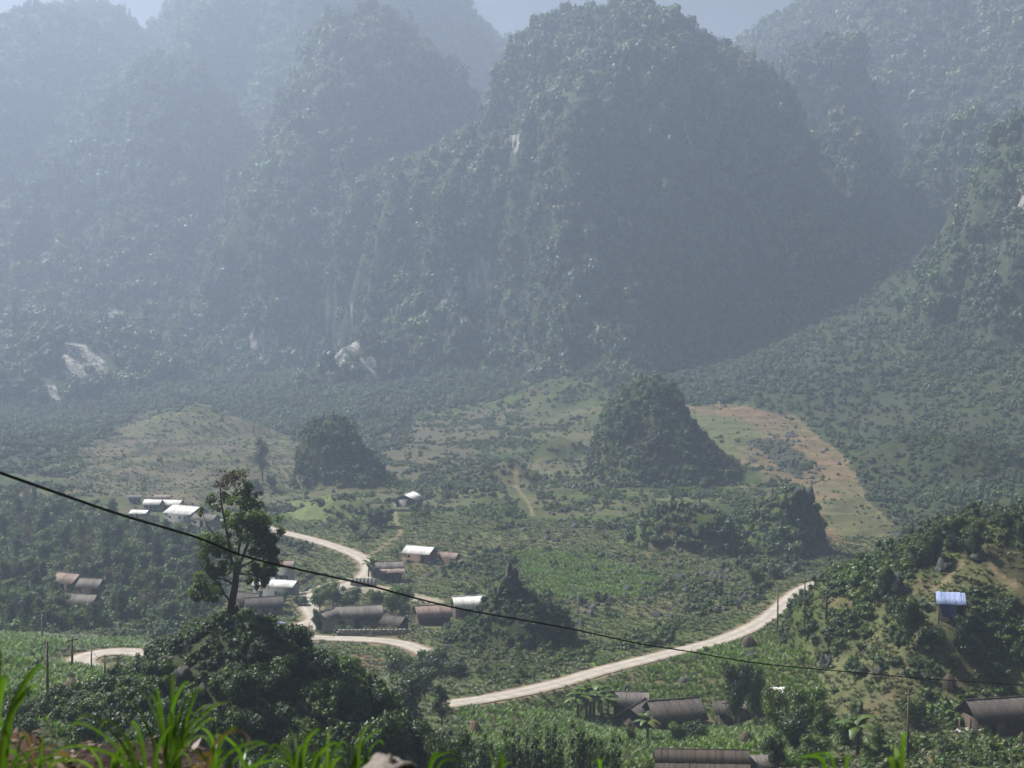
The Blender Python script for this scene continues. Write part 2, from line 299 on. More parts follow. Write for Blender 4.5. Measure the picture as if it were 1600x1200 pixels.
def make_mountain():
    m, nt = mat('overgrown limestone'); gp = geo_pos(nt)
    mp = N(nt, 'ShaderNodeMapping'); mp.inputs['Scale'].default_value = (1, 1, .16); nt.links.new(gp, mp.inputs[0])
    st = noise(nt, .22, 6, .75, mp.outputs[0]); fine = noise(nt, .35, 6, .75, gp)
    green = ramp(nt, fine, [(.3, (.022, .036, .016)), (.5, (.042, .060, .026)), (.72, (.080, .095, .045))])
    stone = ramp(nt, st, [(.36, (.04, .045, .035)), (.48, (.17, .165, .15)), (.64, (.55, .53, .49))])
    at = N(nt, 'ShaderNodeAttribute', attribute_name='stone'); big = noise(nt, .09, 5, .7, mp.outputs[0])
    sm = N(nt, 'ShaderNodeMath', operation='ADD'); nt.links.new(at.outputs['Fac'], sm.inputs[0]); nt.links.new(big, sm.inputs[1])
    ad = N(nt, 'ShaderNodeMapRange', inp={1: .64, 2: .80, 3: 0, 4: 1}); nt.links.new(sm.outputs[0], ad.inputs[0])
    finish(nt, mixc(nt, green, stone, ad.outputs[0]), .95, fine, .8, 2.5); return m
M['mountain'] = make_mountain()
def make_ground():
    m, nt = mat('ground'); gp = geo_pos(nt); at = N(nt, 'ShaderNodeAttribute', attribute_name='zone')
    n1 = noise(nt, .25, 6, .7, gp); n2 = noise(nt, 2.2, 5, .75, gp); n3 = noise(nt, 22, 4, .7, gp)
    v = ramp(nt, n1, [(.3, (.62, .62, .62)), (.7, (1.35, 1.32, 1.25))]); v2 = ramp(nt, n2, [(.3, (.55, .6, .6)), (.72, (1.5, 1.4, 1.3))])
    v3 = ramp(nt, n3, [(.3, (.7, .7, .7)), (.7, (1.3, 1.3, 1.3))])
    c = mixc(nt, at.outputs['Color'], v, 1., 'MULTIPLY'); c = mixc(nt, c, v2, 1., 'MULTIPLY'); c = mixc(nt, c, v3, 1., 'MULTIPLY')
    finish(nt, c, .97, n2, .7, .25); return m
M['ground'] = make_ground()
def make_road():
    m, nt = mat('road'); gp = geo_pos(nt); uv = N(nt, 'ShaderNodeAttribute', attribute_name='across')
    n1 = noise(nt, .5, 5, .7, gp); n2 = noise(nt, 6, 4, .7, gp)
    c = ramp(nt, n1, [(.3, (.27, .245, .215)), (.7, (.41, .375, .33))])
    tr = ramp(nt, uv.outputs['Fac'], [(0, (.55, .47, .38)), (.10, (.8, .76, .7)), (.26, (1.12, 1.12, 1.12)), (.5, (.88, .87, .86)), (.74, (1.12, 1.12, 1.12)), (.90, (.8, .76, .7)), (1, (.55, .47, .38))])
    c = mixc(nt, c, tr, 1., 'MULTIPLY'); c = mixc(nt, c, ramp(nt, n2, [(.3, (.8, .8, .8)), (.7, (1.15, 1.15, 1.15))]), 1., 'MULTIPLY'); finish(nt, c, .9, n2, .4, .03); return m
M['road'] = make_road()
# ------------------------------------------------------------------ mesh helpers
def tag(o, label=None, cat=None, group=None, kind=None):
    for k, v in (('label', label), ('category', cat), ('group', group), ('kind', kind)):
        if v: o[k] = v
    return o
def mesh_np(name, V, faces, smooth=False):
    "faces: list of int arrays with 3 or 4 columns"
    me = bpy.data.meshes.new(name); V = np.asarray(V, np.float32); me.vertices.add(len(V)); me.vertices.foreach_set('co', V.ravel())
    faces = [np.asarray(f) for f in faces if len(f)]
    idx = np.concatenate([f.ravel() for f in faces]).astype(np.int32); tot = np.concatenate([np.full(len(f), f.shape[1]) for f in faces]).astype(np.int32)
    me.loops.add(len(idx)); me.loops.foreach_set('vertex_index', idx); me.polygons.add(len(tot))
    me.polygons.foreach_set('loop_start', np.r_[0, np.cumsum(tot)[:-1]].astype(np.int32)); me.polygons.foreach_set('loop_total', tot)
    if smooth: me.polygons.foreach_set('use_smooth', np.ones(len(tot), bool))
    me.update(calc_edges=True); return me
def link(name, me, mats, parent=None, loc=None):
    o = bpy.data.objects.new(name, me); COL.objects.link(o)
    for m in (mats if isinstance(mats, (list, tuple)) else [mats]):
        if m is not None and me.users == 1: me.materials.append(m)
    if parent: o.parent = parent
    if loc is not None: o.location = loc
    return o
def grid_faces(nr, nc, wrap=False):
    r = np.arange(nr - 1)[:, None]; c = np.arange(nc if wrap else nc - 1)[None, :]; c2 = (c + 1) % nc
    return np.stack([r * nc + c, r * nc + c2, (r + 1) * nc + c2, (r + 1) * nc + c], -1).reshape(-1, 4)
def attr_f(me, name, v):
    a = me.attributes.new(name, 'FLOAT', 'POINT'); a.data.foreach_set('value', np.asarray(v, np.float32))
def attr_c(me, name, v):
    a = me.attributes.new(name, 'FLOAT_COLOR', 'POINT'); v = np.c_[v, np.ones(len(v))]; a.data.foreach_set('color', v.astype(np.float32).ravel())
class MB:
    def __init__(s): s.v = []; s.f3 = []; s.f4 = []; s.n = 0
    def add(s, V, f3=None, f4=None):
        V = np.asarray(V, float).reshape(-1, 3); s.v.append(V)
        if f3 is not None and len(f3): s.f3.append(np.asarray(f3) + s.n)
        if f4 is not None and len(f4): s.f4.append(np.asarray(f4) + s.n)
        s.n += len(V)
    def box(s, x0, x1, y0, y1, z0, z1, tr=None):
        V = np.array([(x, y, z) for x in (x0, x1) for y in (y0, y1) for z in (z0, z1)], float)
        if tr is not None: V = tr(V)
        s.add(V, f4=[(0, 1, 3, 2), (4, 6, 7, 5), (0, 4, 5, 1), (2, 3, 7, 6), (0, 2, 6, 4), (1, 5, 7, 3)])
    def tube(s, pts, rad, n=6, cap=True):
        pts = np.asarray(pts, float); rad = np.broadcast_to(rad, (len(pts),)); t = np.gradient(pts, axis=0); t /= np.linalg.norm(t, axis=1)[:, None] + 1e-9
        ref = np.where(np.abs(t[:, 2:3]) > .9, np.array([[1., 0, 0]]), np.array([[0, 0, 1.]]))
        a = np.cross(t, ref); a /= np.linalg.norm(a, axis=1)[:, None] + 1e-9; b = np.cross(t, a)
        th = np.arange(n) / n * 2 * np.pi
        V = pts[:, None] + (a[:, None] * np.cos(th)[None, :, None] + b[:, None] * np.sin(th)[None, :, None]) * rad[:, None, None]
        f = grid_faces(len(pts), n, True); V = V.reshape(-1, 3); f3 = []
        if cap:
            k = len(V); V = np.r_[V, pts[-1:], pts[:1]]; e = (len(pts) - 1) * n
            f3 = [(e + i, e + (i + 1) % n, k) for i in range(n)] + [((i + 1) % n, i, k + 1) for i in range(n)]
        s.add(V, f3, f)
    def mesh(s, name, smooth=False):
        return mesh_np(name, np.concatenate(s.v), [np.concatenate(q) for q in (s.f3, s.f4) if q], smooth)
    def build(s, name, m, parent=None, loc=None, smooth=False): return link(name, s.mesh(name, smooth), m, parent, loc)
def ico(sub=1):
    bm = bmesh.new(); bmesh.ops.create_icosphere(bm, subdivisions=sub, radius=1); bm.verts.ensure_lookup_table()
    V = np.array([v.co[:] for v in bm.verts]); Fc = np.array([[v.index for v in f.verts] for f in bm.faces]); bm.free(); return V, Fc
ICO1, ICO2, ICO3 = ico(1), ico(2), ico(3)
def leaf_quads(C, Nrm, size, asp=.55, rng=RNG):
    "one folded-out leaf quad at each point, facing Nrm"
    n = len(C); t = rng.normal(size=(n, 3)); t -= (t * Nrm).sum(1)[:, None] * Nrm; t /= np.linalg.norm(t, axis=1)[:, None] + 1e-9; b = np.cross(Nrm, t)
    size = np.broadcast_to(size, (n,))[:, None]
    V = np.stack([C - t * size * .5, C + b * size * asp * .5, C + t * size * .5, C - b * size * asp * .5], 1).reshape(-1, 3)
    return V, np.arange(4 * n).reshape(n, 4)
def crown_mesh(name, lobes, nleaf, lsize, seed=0, core=.7, rough=.5, up=.3, sub=1, asp=.6):
    rng = np.random.default_rng(seed); mb = MB(); L = np.array(lobes, float); w = L[:, 3] ** 2 * L[:, 4]; w = w / w.sum(); ic = ICO2 if sub == 2 else ICO1
    for x, y, z, r, sq in L:
        if core > 0:
            V = ic[0] * (1 + .25 * rng.normal(size=(len(ic[0]), 1)).clip(-1, 1)); mb.add(V * np.array([r, r, r * sq]) * core + (x, y, z), f3=ic[1])
    k = rng.choice(len(L), nleaf, p=w); d = rng.normal(size=(nleaf, 3)); d[:, 2] += .15; d /= np.linalg.norm(d, axis=1)[:, None]
    rad = L[k, 3] * (.72 + .38 * rng.random(nleaf) + .10 * fbm(d[:, 0] * 3, d[:, 1] * 3, d[:, 2] * 3, s=seed))
    C = L[k, :3] + d * rad[:, None] * np.c_[np.ones(nleaf), np.ones(nleaf), L[k, 4]]
    nr = d + rng.normal(size=(nleaf, 3)) * rough + [0, 0, up]; nr /= np.linalg.norm(nr, axis=1)[:, None]
    V, f = leaf_quads(C, nr, lsize * (.6 + .8 * rng.random(nleaf)), asp, rng); mb.add(V, f4=f); return mb.mesh(name)
PROTO = {}
def proto_coll(key, meshes, mats):
    c = bpy.data.collections.new(key)
    for i, me in enumerate(meshes):
        o = bpy.data.objects.new(me.name, me); c.objects.link(o)
        if not me.materials: me.materials.append(mats[i % len(mats)] if isinstance(mats, list) else mats)
    PROTO[key] = c; return c
def scatter(name, label, cat, pts, rot, scl, idx, coll, parent=None):
    "stuff: one object whose points carry a small mesh each"
    me = bpy.data.meshes.new(name); pts = np.asarray(pts, np.float32); me.vertices.add(len(pts)); me.vertices.foreach_set('co', pts.ravel())
    a = me.attributes.new('rot', 'FLOAT_VECTOR', 'POINT'); rot = np.asarray(rot, np.float32); rot = np.c_[np.zeros(len(pts)), np.zeros(len(pts)), rot] if rot.ndim == 1 else rot; a.data.foreach_set('vector', rot.astype(np.float32).ravel())
    a = me.attributes.new('scl', 'FLOAT_VECTOR', 'POINT'); scl = np.asarray(scl, np.float32); scl = np.c_[scl, scl, scl] if scl.ndim == 1 else scl; a.data.foreach_set('vector', scl.astype(np.float32).ravel())
    a = me.attributes.new('idx', 'INT', 'POINT'); a.data.foreach_set('value', np.asarray(idx, np.int32))
    o = bpy.data.objects.new(name, me); COL.objects.link(o)
    ng = bpy.data.node_groups.new(name, 'GeometryNodeTree'); ng.interface.new_socket('Geometry', in_out='INPUT', socket_type='NodeSocketGeometry'); ng.interface.new_socket('Geometry', in_out='OUTPUT', socket_type='NodeSocketGeometry')
    gi, go = ng.nodes.new('NodeGroupInput'), ng.nodes.new('NodeGroupOutput'); ip = ng.nodes.new('GeometryNodeInstanceOnPoints'); ci = ng.nodes.new('GeometryNodeCollectionInfo')
    ci.inputs[0].default_value = coll; ci.inputs[1].default_value = True; ci.inputs[2].default_value = True; ip.inputs['Pick Instance'].default_value = True
    def na(nm, ty): n = ng.nodes.new('GeometryNodeInputNamedAttribute'); n.data_type = ty; n.inputs[0].default_value = nm; return n.outputs[0]
    L = ng.links.new; L(gi.outputs[0], ip.inputs['Points']); L(ci.outputs[0], ip.inputs['Instance']); L(na('idx', 'INT'), ip.inputs['Instance Index'])
    er = ng.nodes.new('FunctionNodeEulerToRotation'); L(na('rot', 'FLOAT_VECTOR'), er.inputs[0]); L(er.outputs[0], ip.inputs['Rotation']); L(na('scl', 'FLOAT_VECTOR'), ip.inputs['Scale']); L(ip.outputs[0], go.inputs[0])
    md = o.modifiers.new('scatter', 'NODES'); md.node_group = ng
    if parent: o.parent = parent
    return tag(o, label, cat, kind='stuff')
# ------------------------------------------------------------------ ground sheet
# zones: what grows or lies bare where (outlines of fields as surveyed from the view point), with their own soil or grass colour
ZONES = [
 ('terraces_right', [(1066, 640), (1130, 630), (1240, 648), (1290, 690), (1330, 720), (1345, 770), (1400, 830), (1415, 866), (1330, 880), (1290, 850), (1275, 790), (1210, 742), (1150, 722), (1098, 682)], (.150, .108, .064), (340, 900)),
 ('terrace_grass', [(1072, 650), (1150, 655), (1185, 672), (1190, 700), (1150, 712), (1110, 692)], (.085, .10, .038), (400, 900)),
 ('terrace_grass2', [(1290, 790), (1350, 775), (1410, 845), (1350, 862), (1300, 830)], (.095, .098, .045), (340, 700)),
 ('terrace_rocks', [(1175, 696), (1225, 686), (1262, 715), (1270, 748), (1236, 746), (1205, 716)], (.035, .042, .028), (400, 900)),
 ('terraces_left', [(150, 690), (220, 655), (310, 634), (370, 652), (470, 690), (470, 770), (400, 800), (290, 800), (190, 780), (110, 760)], (.092, .082, .050), (400, 900)),
 ('scree', [(572, 692), (640, 668), (740, 640), (800, 640), (740, 700), (690, 745), (640, 758), (600, 730)], (.075, .072, .045), (400, 900)),
 ('gully', [(1270, 480), (1330, 400), (1430, 400), (1420, 520), (1380, 650), (1290, 660), (1230, 600)], (.055, .062, .034), (500, 1300)),
 ('field_mid', [(800, 868), (880, 862), (970, 880), (1030, 905), (1000, 935), (900, 945), (830, 925)], (.085, .115, .040), (260, 420)),
 ('paddy', [(858, 1040), (880, 1028), (930, 1018), (962, 1026), (940, 1040), (900, 1048), (870, 1050)], (.085, .17, .025), (180, 300)),
 ('brown_field', [(535, 1040), (560, 1022), (590, 1022), (610, 1042), (585, 1062), (545, 1062)], (.14, .10, .055), (180, 330)),
 ('meadow', [(440, 790), (500, 765), (560, 775), (590, 800), (540, 830), (470, 820)], (.095, .125, .045), (330, 520)),
 ('yard', [(466, 925), (530, 905), (600, 915), (700, 940), (690, 950), (600, 925), (500, 928), (494, 952), (462, 955)], (.26, .235, .20), (250, 345)),
 ('path_soil', [(1400, 1198), (1450, 1176), (1500, 1158), (1610, 1140), (1610, 1150), (1500, 1170), (1450, 1190), (1430, 1200)], (.22, .18, .08), (120, 200)),
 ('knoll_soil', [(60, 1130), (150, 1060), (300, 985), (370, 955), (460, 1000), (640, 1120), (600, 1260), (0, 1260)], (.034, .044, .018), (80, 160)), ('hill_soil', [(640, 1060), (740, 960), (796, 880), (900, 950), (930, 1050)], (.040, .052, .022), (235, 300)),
 ('dirt_right', [(1500, 868), (1560, 850), (1610, 862), (1610, 920), (1560, 900)], (.050, .050, .026), (180, 260)),
]
PATHS_PX = [([(618, 796), (619, 812), (624, 826), (621, 838), (596, 856), (575, 868)], 1.1, 380), ([(806, 738), (812, 768), (826, 786), (833, 806)], 1.0, 400), ([(1455, 922), (1478, 908), (1484, 896), (1502, 880)], 1.1, 200), ([(1546, 880), (1560, 898), (1592, 920), (1612, 934)], 1.0, 190)]
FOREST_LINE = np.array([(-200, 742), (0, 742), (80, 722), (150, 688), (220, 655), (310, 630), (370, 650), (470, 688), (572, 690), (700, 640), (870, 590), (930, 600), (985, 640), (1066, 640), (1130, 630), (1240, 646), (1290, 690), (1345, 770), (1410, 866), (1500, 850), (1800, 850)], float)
def ground_colours(x, y, z, zr):
    n = len(x); px, py = pix(x, y, z); j = fbm(x / 7, y / 7, s=61) * 5; jx = px + j + fbm(x / 2, y / 2, s=62) * 2; jy = py + j * .4
    c = np.tile(np.array([.052, .080, .020]), (n, 1)); t = sstep(-.3, .5, fbm(x / 30, y / 30, s=63))[:, None]
    c = c * (1 - t) + np.array([.088, .098, .045]) * t
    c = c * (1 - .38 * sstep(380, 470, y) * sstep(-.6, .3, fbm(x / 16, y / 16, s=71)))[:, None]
    brown = sstep(.15, .7, fbm(x / 11, y / 11, s=64))[:, None] * .6; c = c * (1 - brown) + np.array([.11, .085, .055]) * brown
    zid = np.full(n, -1); big_j = fbm(x / 26, y / 26, s=72) * 16 + fbm(x / 6, y / 6, s=73) * 8
    for k, (nm, poly, col, (d0, d1)) in enumerate(ZONES):
        m = (y > d0) & (y < d1); kx = big_j if nm[:4] in ('terr', 'scre', 'gull', 'mead', 'fiel') else 0
        m[m] = inpoly((jx + kx)[m], (jy + kx * .55)[m], poly)
        cc = np.array(col)[None, :] * np.ones((m.sum(), 1))
        if nm.startswith('terrace') and nm != 'terrace_rocks':
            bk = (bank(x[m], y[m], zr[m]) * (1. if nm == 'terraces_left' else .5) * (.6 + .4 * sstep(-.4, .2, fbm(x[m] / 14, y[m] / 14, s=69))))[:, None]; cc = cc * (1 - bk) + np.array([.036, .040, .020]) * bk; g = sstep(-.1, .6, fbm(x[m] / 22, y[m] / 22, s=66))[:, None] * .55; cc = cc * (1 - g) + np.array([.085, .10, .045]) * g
        c[m] = cc; zid[m] = k
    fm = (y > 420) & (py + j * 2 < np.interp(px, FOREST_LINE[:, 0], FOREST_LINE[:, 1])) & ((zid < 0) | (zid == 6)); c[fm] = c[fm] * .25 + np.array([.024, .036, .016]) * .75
    led = ledge(x, y); m = (z < led + .1) & (y < 7.5); c[m] = np.array([.038, .025, .018]) * (1 + .5 * fbm(x[m] * 4, y[m] * 4, s=67))[:, None]
    for pts, w in ROADS:
        m = np.where((x > pts[:, 0].min() - 6) & (x < pts[:, 0].max() + 6) & (y > pts[:, 1].min() - 6) & (y < pts[:, 1].max() + 6))[0]
        if len(m): 
            d, _ = road_dist(pts, x[m], y[m]); t = (1 - sstep(w / 2 + .3, w / 2 + 1.6, d + fbm(x[m], y[m], s=68) * .6))[:, None]; c[m] = c[m] * (1 - t) + np.array([.19, .15, .105]) * t
    for pl, w in TRAILS:
        m = np.where((x > pl[:, 0].min() - 3) & (x < pl[:, 0].max() + 3) & (y > pl[:, 1].min() - 3) & (y < pl[:, 1].max() + 3))[0]
        if len(m):
            d, _ = road_dist(pl, x[m], y[m]); t = (1 - sstep(w * .25, w * .7, d))[:, None]; c[m] = c[m] * (1 - t) + np.array([.17, .14, .09]) * t
    return c, zid
TRAILS = []
for pl, w, _ in PATHS_PX: TRAILS.append((smooth_path([hit(a, b, d0=150) for a, b in pl], 4), w))
ST = 1.7
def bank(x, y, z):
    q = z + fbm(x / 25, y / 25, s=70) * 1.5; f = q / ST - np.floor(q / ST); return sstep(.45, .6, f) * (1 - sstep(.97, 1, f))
def terrace(x, y, z):
    "old field steps on the two bare slopes"
    px, py = pix(x, y, z); m = ((y > 400) & (y < 900) & (inpoly(px, py, ZONES[0][1]) | inpoly(px, py, ZONES[4][1])))
    st = ST; q = z + fbm(x / 25, y / 25, s=70) * 1.5; k = np.floor(q / st); f = q / st - k; zz = (k + sstep(.62, 1, f)) * st - (q - z)
    return np.where(m, z * .35 + zz * .65, z)
nc = 640; aa = np.linspace(-R(33), R(33), nc)
rr = np.concatenate([np.geomspace(6, 22, 90, endpoint=False), np.geomspace(22, 110, 90, endpoint=False), np.geomspace(110, 900, 440, endpoint=False), np.geomspace(900, 5200, 60)])
A2, R2 = np.meshgrid(aa, rr); GX = (np.sin(A2) * R2).ravel(); GY = (np.cos(A2) * R2 - 10).ravel()
GZR = terrain(GX, GY); GZ = terrace(GX, GY, GZR)
GZ0 = GZ
gm = mesh_np('ground', np.c_[GX, GY, GZ], [grid_faces(len(rr), nc)[:, ::-1]], True)
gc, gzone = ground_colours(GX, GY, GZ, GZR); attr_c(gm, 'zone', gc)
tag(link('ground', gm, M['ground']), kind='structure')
LOG_R = rr
def gz(x, y):
    "height of the built ground sheet (bilinear on its own grid)"
    x = np.asarray(x, float); y = np.asarray(y, float); r = np.hypot(x, y + 10); a = np.arctan2(x, y + 10)
    fi = np.interp(r, rr, np.arange(len(rr))); fj = np.clip((a - aa[0]) / (aa[1] - aa[0]), 0, nc - 1.001); i = np.clip(fi.astype(int), 0, len(rr) - 2); j = fj.astype(int); u = fi - i; v = fj - j; G = GZ.reshape(len(rr), nc)
    return G[i, j] * (1 - u) * (1 - v) + G[i + 1, j] * u * (1 - v) + G[i, j + 1] * (1 - u) * v + G[i + 1, j + 1] * u * v
def gz1(x, y): return float(gz(np.array([x]), np.array([y]))[0])
# ------------------------------------------------------------------ mountains
CLIFFS = [(a, b - (22 if b > 560 else 0), c, d) for a, b, c, d in [(755, 445, 42, 40), (120, 582, 40, 36), (165, 510, 26, 40), (478, 590, 16, 30), (522, 585, 16, 34), (460, 612, 22, 30), (690, 597, 14, 24), (410, 568, 24, 34), (688, 528, 16, 16), (622, 590, 26, 20), (795, 216, 18, 12), (880, 345, 9, 26), (975, 347, 14, 14), (510, 342, 10, 14), (225, 575, 12, 18), (640, 560, 14, 26), (885, 262, 7, 14), (820, 190, 6, 14), (555, 520, 14, 30), (520, 460, 10, 26), (700, 455, 22, 30), (480, 525, 14, 26), (90, 640, 24, 16), (345, 575, 16, 18), (1592, 318, 14, 16), (1080, 200, 10, 10), (455, 640, 12, 14), (575, 600, 20, 22)]]
def cliffness(x, y, z):
    px, py = pix(x, y, z); r = np.zeros(len(x)); wob = fbm(x / 14, y / 14, z / 40, s=90, o=3)
    r = r - 1.0
    for a, b, w, h in CLIFFS: r = np.maximum(r, 1 - np.sqrt(((px - a) / w) ** 2 + ((py - b) / h) ** 2))
    return np.clip(r * 1.6 + wob * .55, 0, 1) * (r > -.15)
MOUNT = []
for i, p in enumerate(PEAKS[:11]):
    nt_, nr_ = 260, 120; th = np.linspace(0, 2 * np.pi, nt_, endpoint=False); rad = p.rad * max(1, p.front) * 1.15
    rs = np.linspace(0.002, 1, nr_) ** 1.05 * rad; TH, RS = np.meshgrid(th, rs); x = p.x + np.cos(TH) * RS; y = p.d + np.sin(TH) * RS; x, y = x.ravel(), y.ravel(); z = p.h(x, y)
    zg = z.reshape(nr_, nt_); dzr = np.gradient(zg, axis=0) / np.gradient(rs)[:, None]; steepness = sstep(.12, .45, -dzr).ravel()
    st = cliffness(x, y, z) * (y < p.d + 20) * steepness; sn = np.sin(TH.ravel())
    me = mesh_np('mountain', np.c_[x, y, z], [grid_faces(nr_, nt_, True)], True); attr_f(me, 'stone', st); tag(link('mountain', me, M['mountain']), kind='structure')
    MOUNT.append((x, y, z, st, p))
# far ridge that fades into the haze
x = np.linspace(-700, 1500, 160); y = np.linspace(2300, 2750, 14); X, Y = np.meshgrid(x, y); t = sstep(2300, 2650, Y); zt = 560 + 60 * fbm(X / 300, X * 0, s=95)
Z = 100 + (zt - 100) * t + fbm(X / 60, Y / 60, s=96) * 12
tag(link('mountain', mesh_np('mountain', np.c_[X.ravel(), Y.ravel(), Z.ravel()], [grid_faces(14, 160)], True), M['mountain']), kind='structure')
# ------------------------------------------------------------------ roads
for pts, w in ROADS:
    t = np.gradient(pts[:, :2], axis=0); t /= np.linalg.norm(t, axis=1)[:, None]; nrm = np.c_[-t[:, 1], t[:, 0]]; K = 9; V = []; ac = []
    for k in range(K):
        s_ = (k / (K - 1) - .5) * (w + .5); q = pts[:, :2] + nrm * s_ + (nrm * (.25 * fbm(pts[:, 0] / 3, pts[:, 1] / 3, s=40 + k))[:, None] if k in (0, K - 1) else 0)
        V.append(np.c_[q, pts[:, 2] + .02 + .07 * (1 - (2 * s_ / w) ** 2)]); ac.append(np.full(len(q), k / (K - 1)))
    V = np.array(V).reshape(-1, 3); me = mesh_np('road', V, [grid_faces(K, len(pts))], True); attr_f(me, 'across', np.concatenate(ac)); tag(link('road', me, M['road']), kind='structure')
# ------------------------------------------------------------------ the air
def haze():
    mb = MB(); mb.box(-1700, 1900, -60, 3000, -70, 660); m, nt = mat('haze')
    pv = N(nt, 'ShaderNodeVolumePrincipled', inp={'Color': (.62, .755, 1.0, 1), 'Density': HAZE_DENSITY, 'Anisotropy': .46}); o = N(nt, 'ShaderNodeOutputMaterial'); nt.links.new(pv.outputs[0], o.inputs['Volume'])
    tag(mb.build('haze', m), kind='stuff', label='pale blue haze filling the whole valley up to the mountains')
haze()
#@FOREST
# ------------------------------------------------------------------ forest on the mountains
def lobes_round(seed, n=7, r=1.0):
    rng = np.random.default_rng(seed); L = [(0, 0, .55, .62, .9)]
    for k in range(n): a = rng.random() * 6.28; q = .25 + .45 * rng.random(); L.append((math.cos(a) * q, math.sin(a) * q, .3 + .75 * rng.random(), .25 + .25 * rng.random(), .8 + .3 * rng.random()))
    return [(x * r, y * r, z * r, q * r, s) for x, y, z, q, s in L]
proto_coll('p_forest', [crown_mesh('forest_crown', lobes_round(s), 230, .26, s) for s in range(6)] + [crown_mesh('forest_crown', [(0, 0, .4 + .32 * k, .42 - .07 * k, 1) for k in range(5)], 220, .24, 50 + s) for s in range(2)], M['forest'])
def mount_points(x, y, z, n, rng):
    k = rng.integers(0, len(x), n); return k
for i, (x, y, z, st, p) in enumerate(MOUNT):
    nt_, nr_ = 260, 120; Xg, Yg = x.reshape(nr_, nt_), y.reshape(nr_, nt_); Zg = z.reshape(nr_, nt_); Sg = st.reshape(nr_, nt_)
    # cell areas, in view half and in the picture
    cx, cy, cz = [.25 * (g[:-1] + g[1:] + np.roll(g, -1, 1)[:-1] + np.roll(g, -1, 1)[1:]) for g in (Xg, Yg, Zg)]; cs = Sg[:-1]
    e1 = np.stack([Xg[1:] - Xg[:-1], Yg[1:] - Yg[:-1], Zg[1:] - Zg[:-1]], -1); e2 = np.stack([np.roll(g, -1, 1)[:-1] - g[:-1] for g in (Xg, Yg, Zg)], -1)
    nr3 = np.cross(e1, e2); ar = np.linalg.norm(nr3, axis=-1); nr3 = nr3 / (ar[..., None] + 1e-9); nr3 *= np.sign(nr3[..., 2:3] + 1e-9)
    vx, vy, vz = -cx, -cy, CAM_Z - cz; vl = np.sqrt(vx ** 2 + vy ** 2 + vz ** 2); face = (nr3[..., 0] * vx + nr3[..., 1] * vy + nr3[..., 2] * vz) / vl
    px, py = pix(cx, cy, cz); ok = (face > -.18) & (px > -130) & (px < 1730) & (py > -60) & (cz > -8)
    tot = full(cx.ravel(), cy.ravel()).reshape(cx.shape); ok &= tot < cz + 4
    size = 5.6 + (p.d - 850) / 900 * 2.6; w = (ar * ok).ravel(); n = int(w.sum() / (size * size * .62)); n = min(n, 90000)
    rng = np.random.default_rng(100 + i); k = rng.choice(len(w), n, p=w / w.sum()); r_, c_ = np.divmod(k, nt_); u, v = rng.random(n), rng.random(n)
    def il(g): return (g[r_, c_] * (1 - u) * (1 - v) + g[r_ + 1, c_] * u * (1 - v) + g[r_, (c_ + 1) % nt_] * (1 - u) * v + g[r_ + 1, (c_ + 1) % nt_] * u * v)
    X, Y, Z, S = il(Xg), il(Yg), il(Zg), il(Sg)
    dens = sstep(-.75, .1, fbm(X / 22, Y / 22, Z / 22, s=200 + i)); gul = inpoly(*pix(X, Y, Z), ZONES[6][1]) * .75
    keep = (rng.random(n) < (.66 + .34 * dens) * (1 - gul)) & (rng.random(n) > sstep(.06, .5, S) * .97)
    X, Y, Z = X[keep], Y[keep], Z[keep]; m = len(X); big = np.clip(rng.lognormal(0, .52, m), .4, 2.7) * (.75 + .4 * sstep(-.6, .6, fbm(X / 50, Y / 50, s=300)))
    sc = size * .56 * big; scl = np.c_[sc, sc, sc * (.8 + .7 * rng.random(m))]
    scatter('forest', 'dense forest covering the karst mountain', None, np.c_[X, Y, Z - sc * .25], rng.random(m) * 6.28, scl, np.where(rng.random(m) < .93, rng.integers(0, 6, m), rng.integers(6, 8, m)), PROTO['p_forest'])

# ------------------------------------------------------------------ what grows on the ground sheet
gg = [g.reshape(len(rr), nc) for g in (GX, GY, GZ)]
gcx, gcy, gcz = [.25 * (g[:-1, :-1] + g[1:, :-1] + g[:-1, 1:] + g[1:, 1:]) for g in gg]
e1 = np.stack([g[1:, :-1] - g[:-1, :-1] for g in gg], -1); e2 = np.stack([g[:-1, 1:] - g[:-1, :-1] for g in gg], -1)
cr = np.cross(e1, e2); GAREA = np.linalg.norm(cr, axis=-1); gn = cr / (GAREA[..., None] + 1e-9); gn *= np.sign(gn[..., 2:3])
gpx, gpy = pix(gcx, gcy, gcz); vl = np.sqrt(gcx ** 2 + gcy ** 2 + (CAM_Z - gcz) ** 2)
gface = (-gn[..., 0] * gcx - gn[..., 1] * gcy + gn[..., 2] * (CAM_Z - gcz)) / vl
INVIEW = (gpx > -140) & (gpx < 1740) & (gpy < 1330) & (gcy > 60) & (gcy < 1250) & (gface > -.25) & (full(gcx.ravel(), gcy.ravel()).reshape(gcx.shape) < gcz + 3)
fl = (gcx.ravel(), gcy.ravel()); g0 = ground0(*fl).reshape(gcx.shape); HILL = np.full(gcx.shape, -1)
for k in range(11, len(PEAKS)):
    p = PEAKS[k]; m = (np.hypot(gcx - p.x, gcy - p.y) < p.rad * 1.6); h = p.h(gcx[m], gcy[m]); HILL[m] = np.where(h > g0[m] + .9, k, HILL[m])
GSLOPE = gn[..., 2]; CZONE = gzone.reshape(len(rr), nc)[:-1, :-1]; ZN = {z[0]: i for i, z in enumerate(ZONES)}
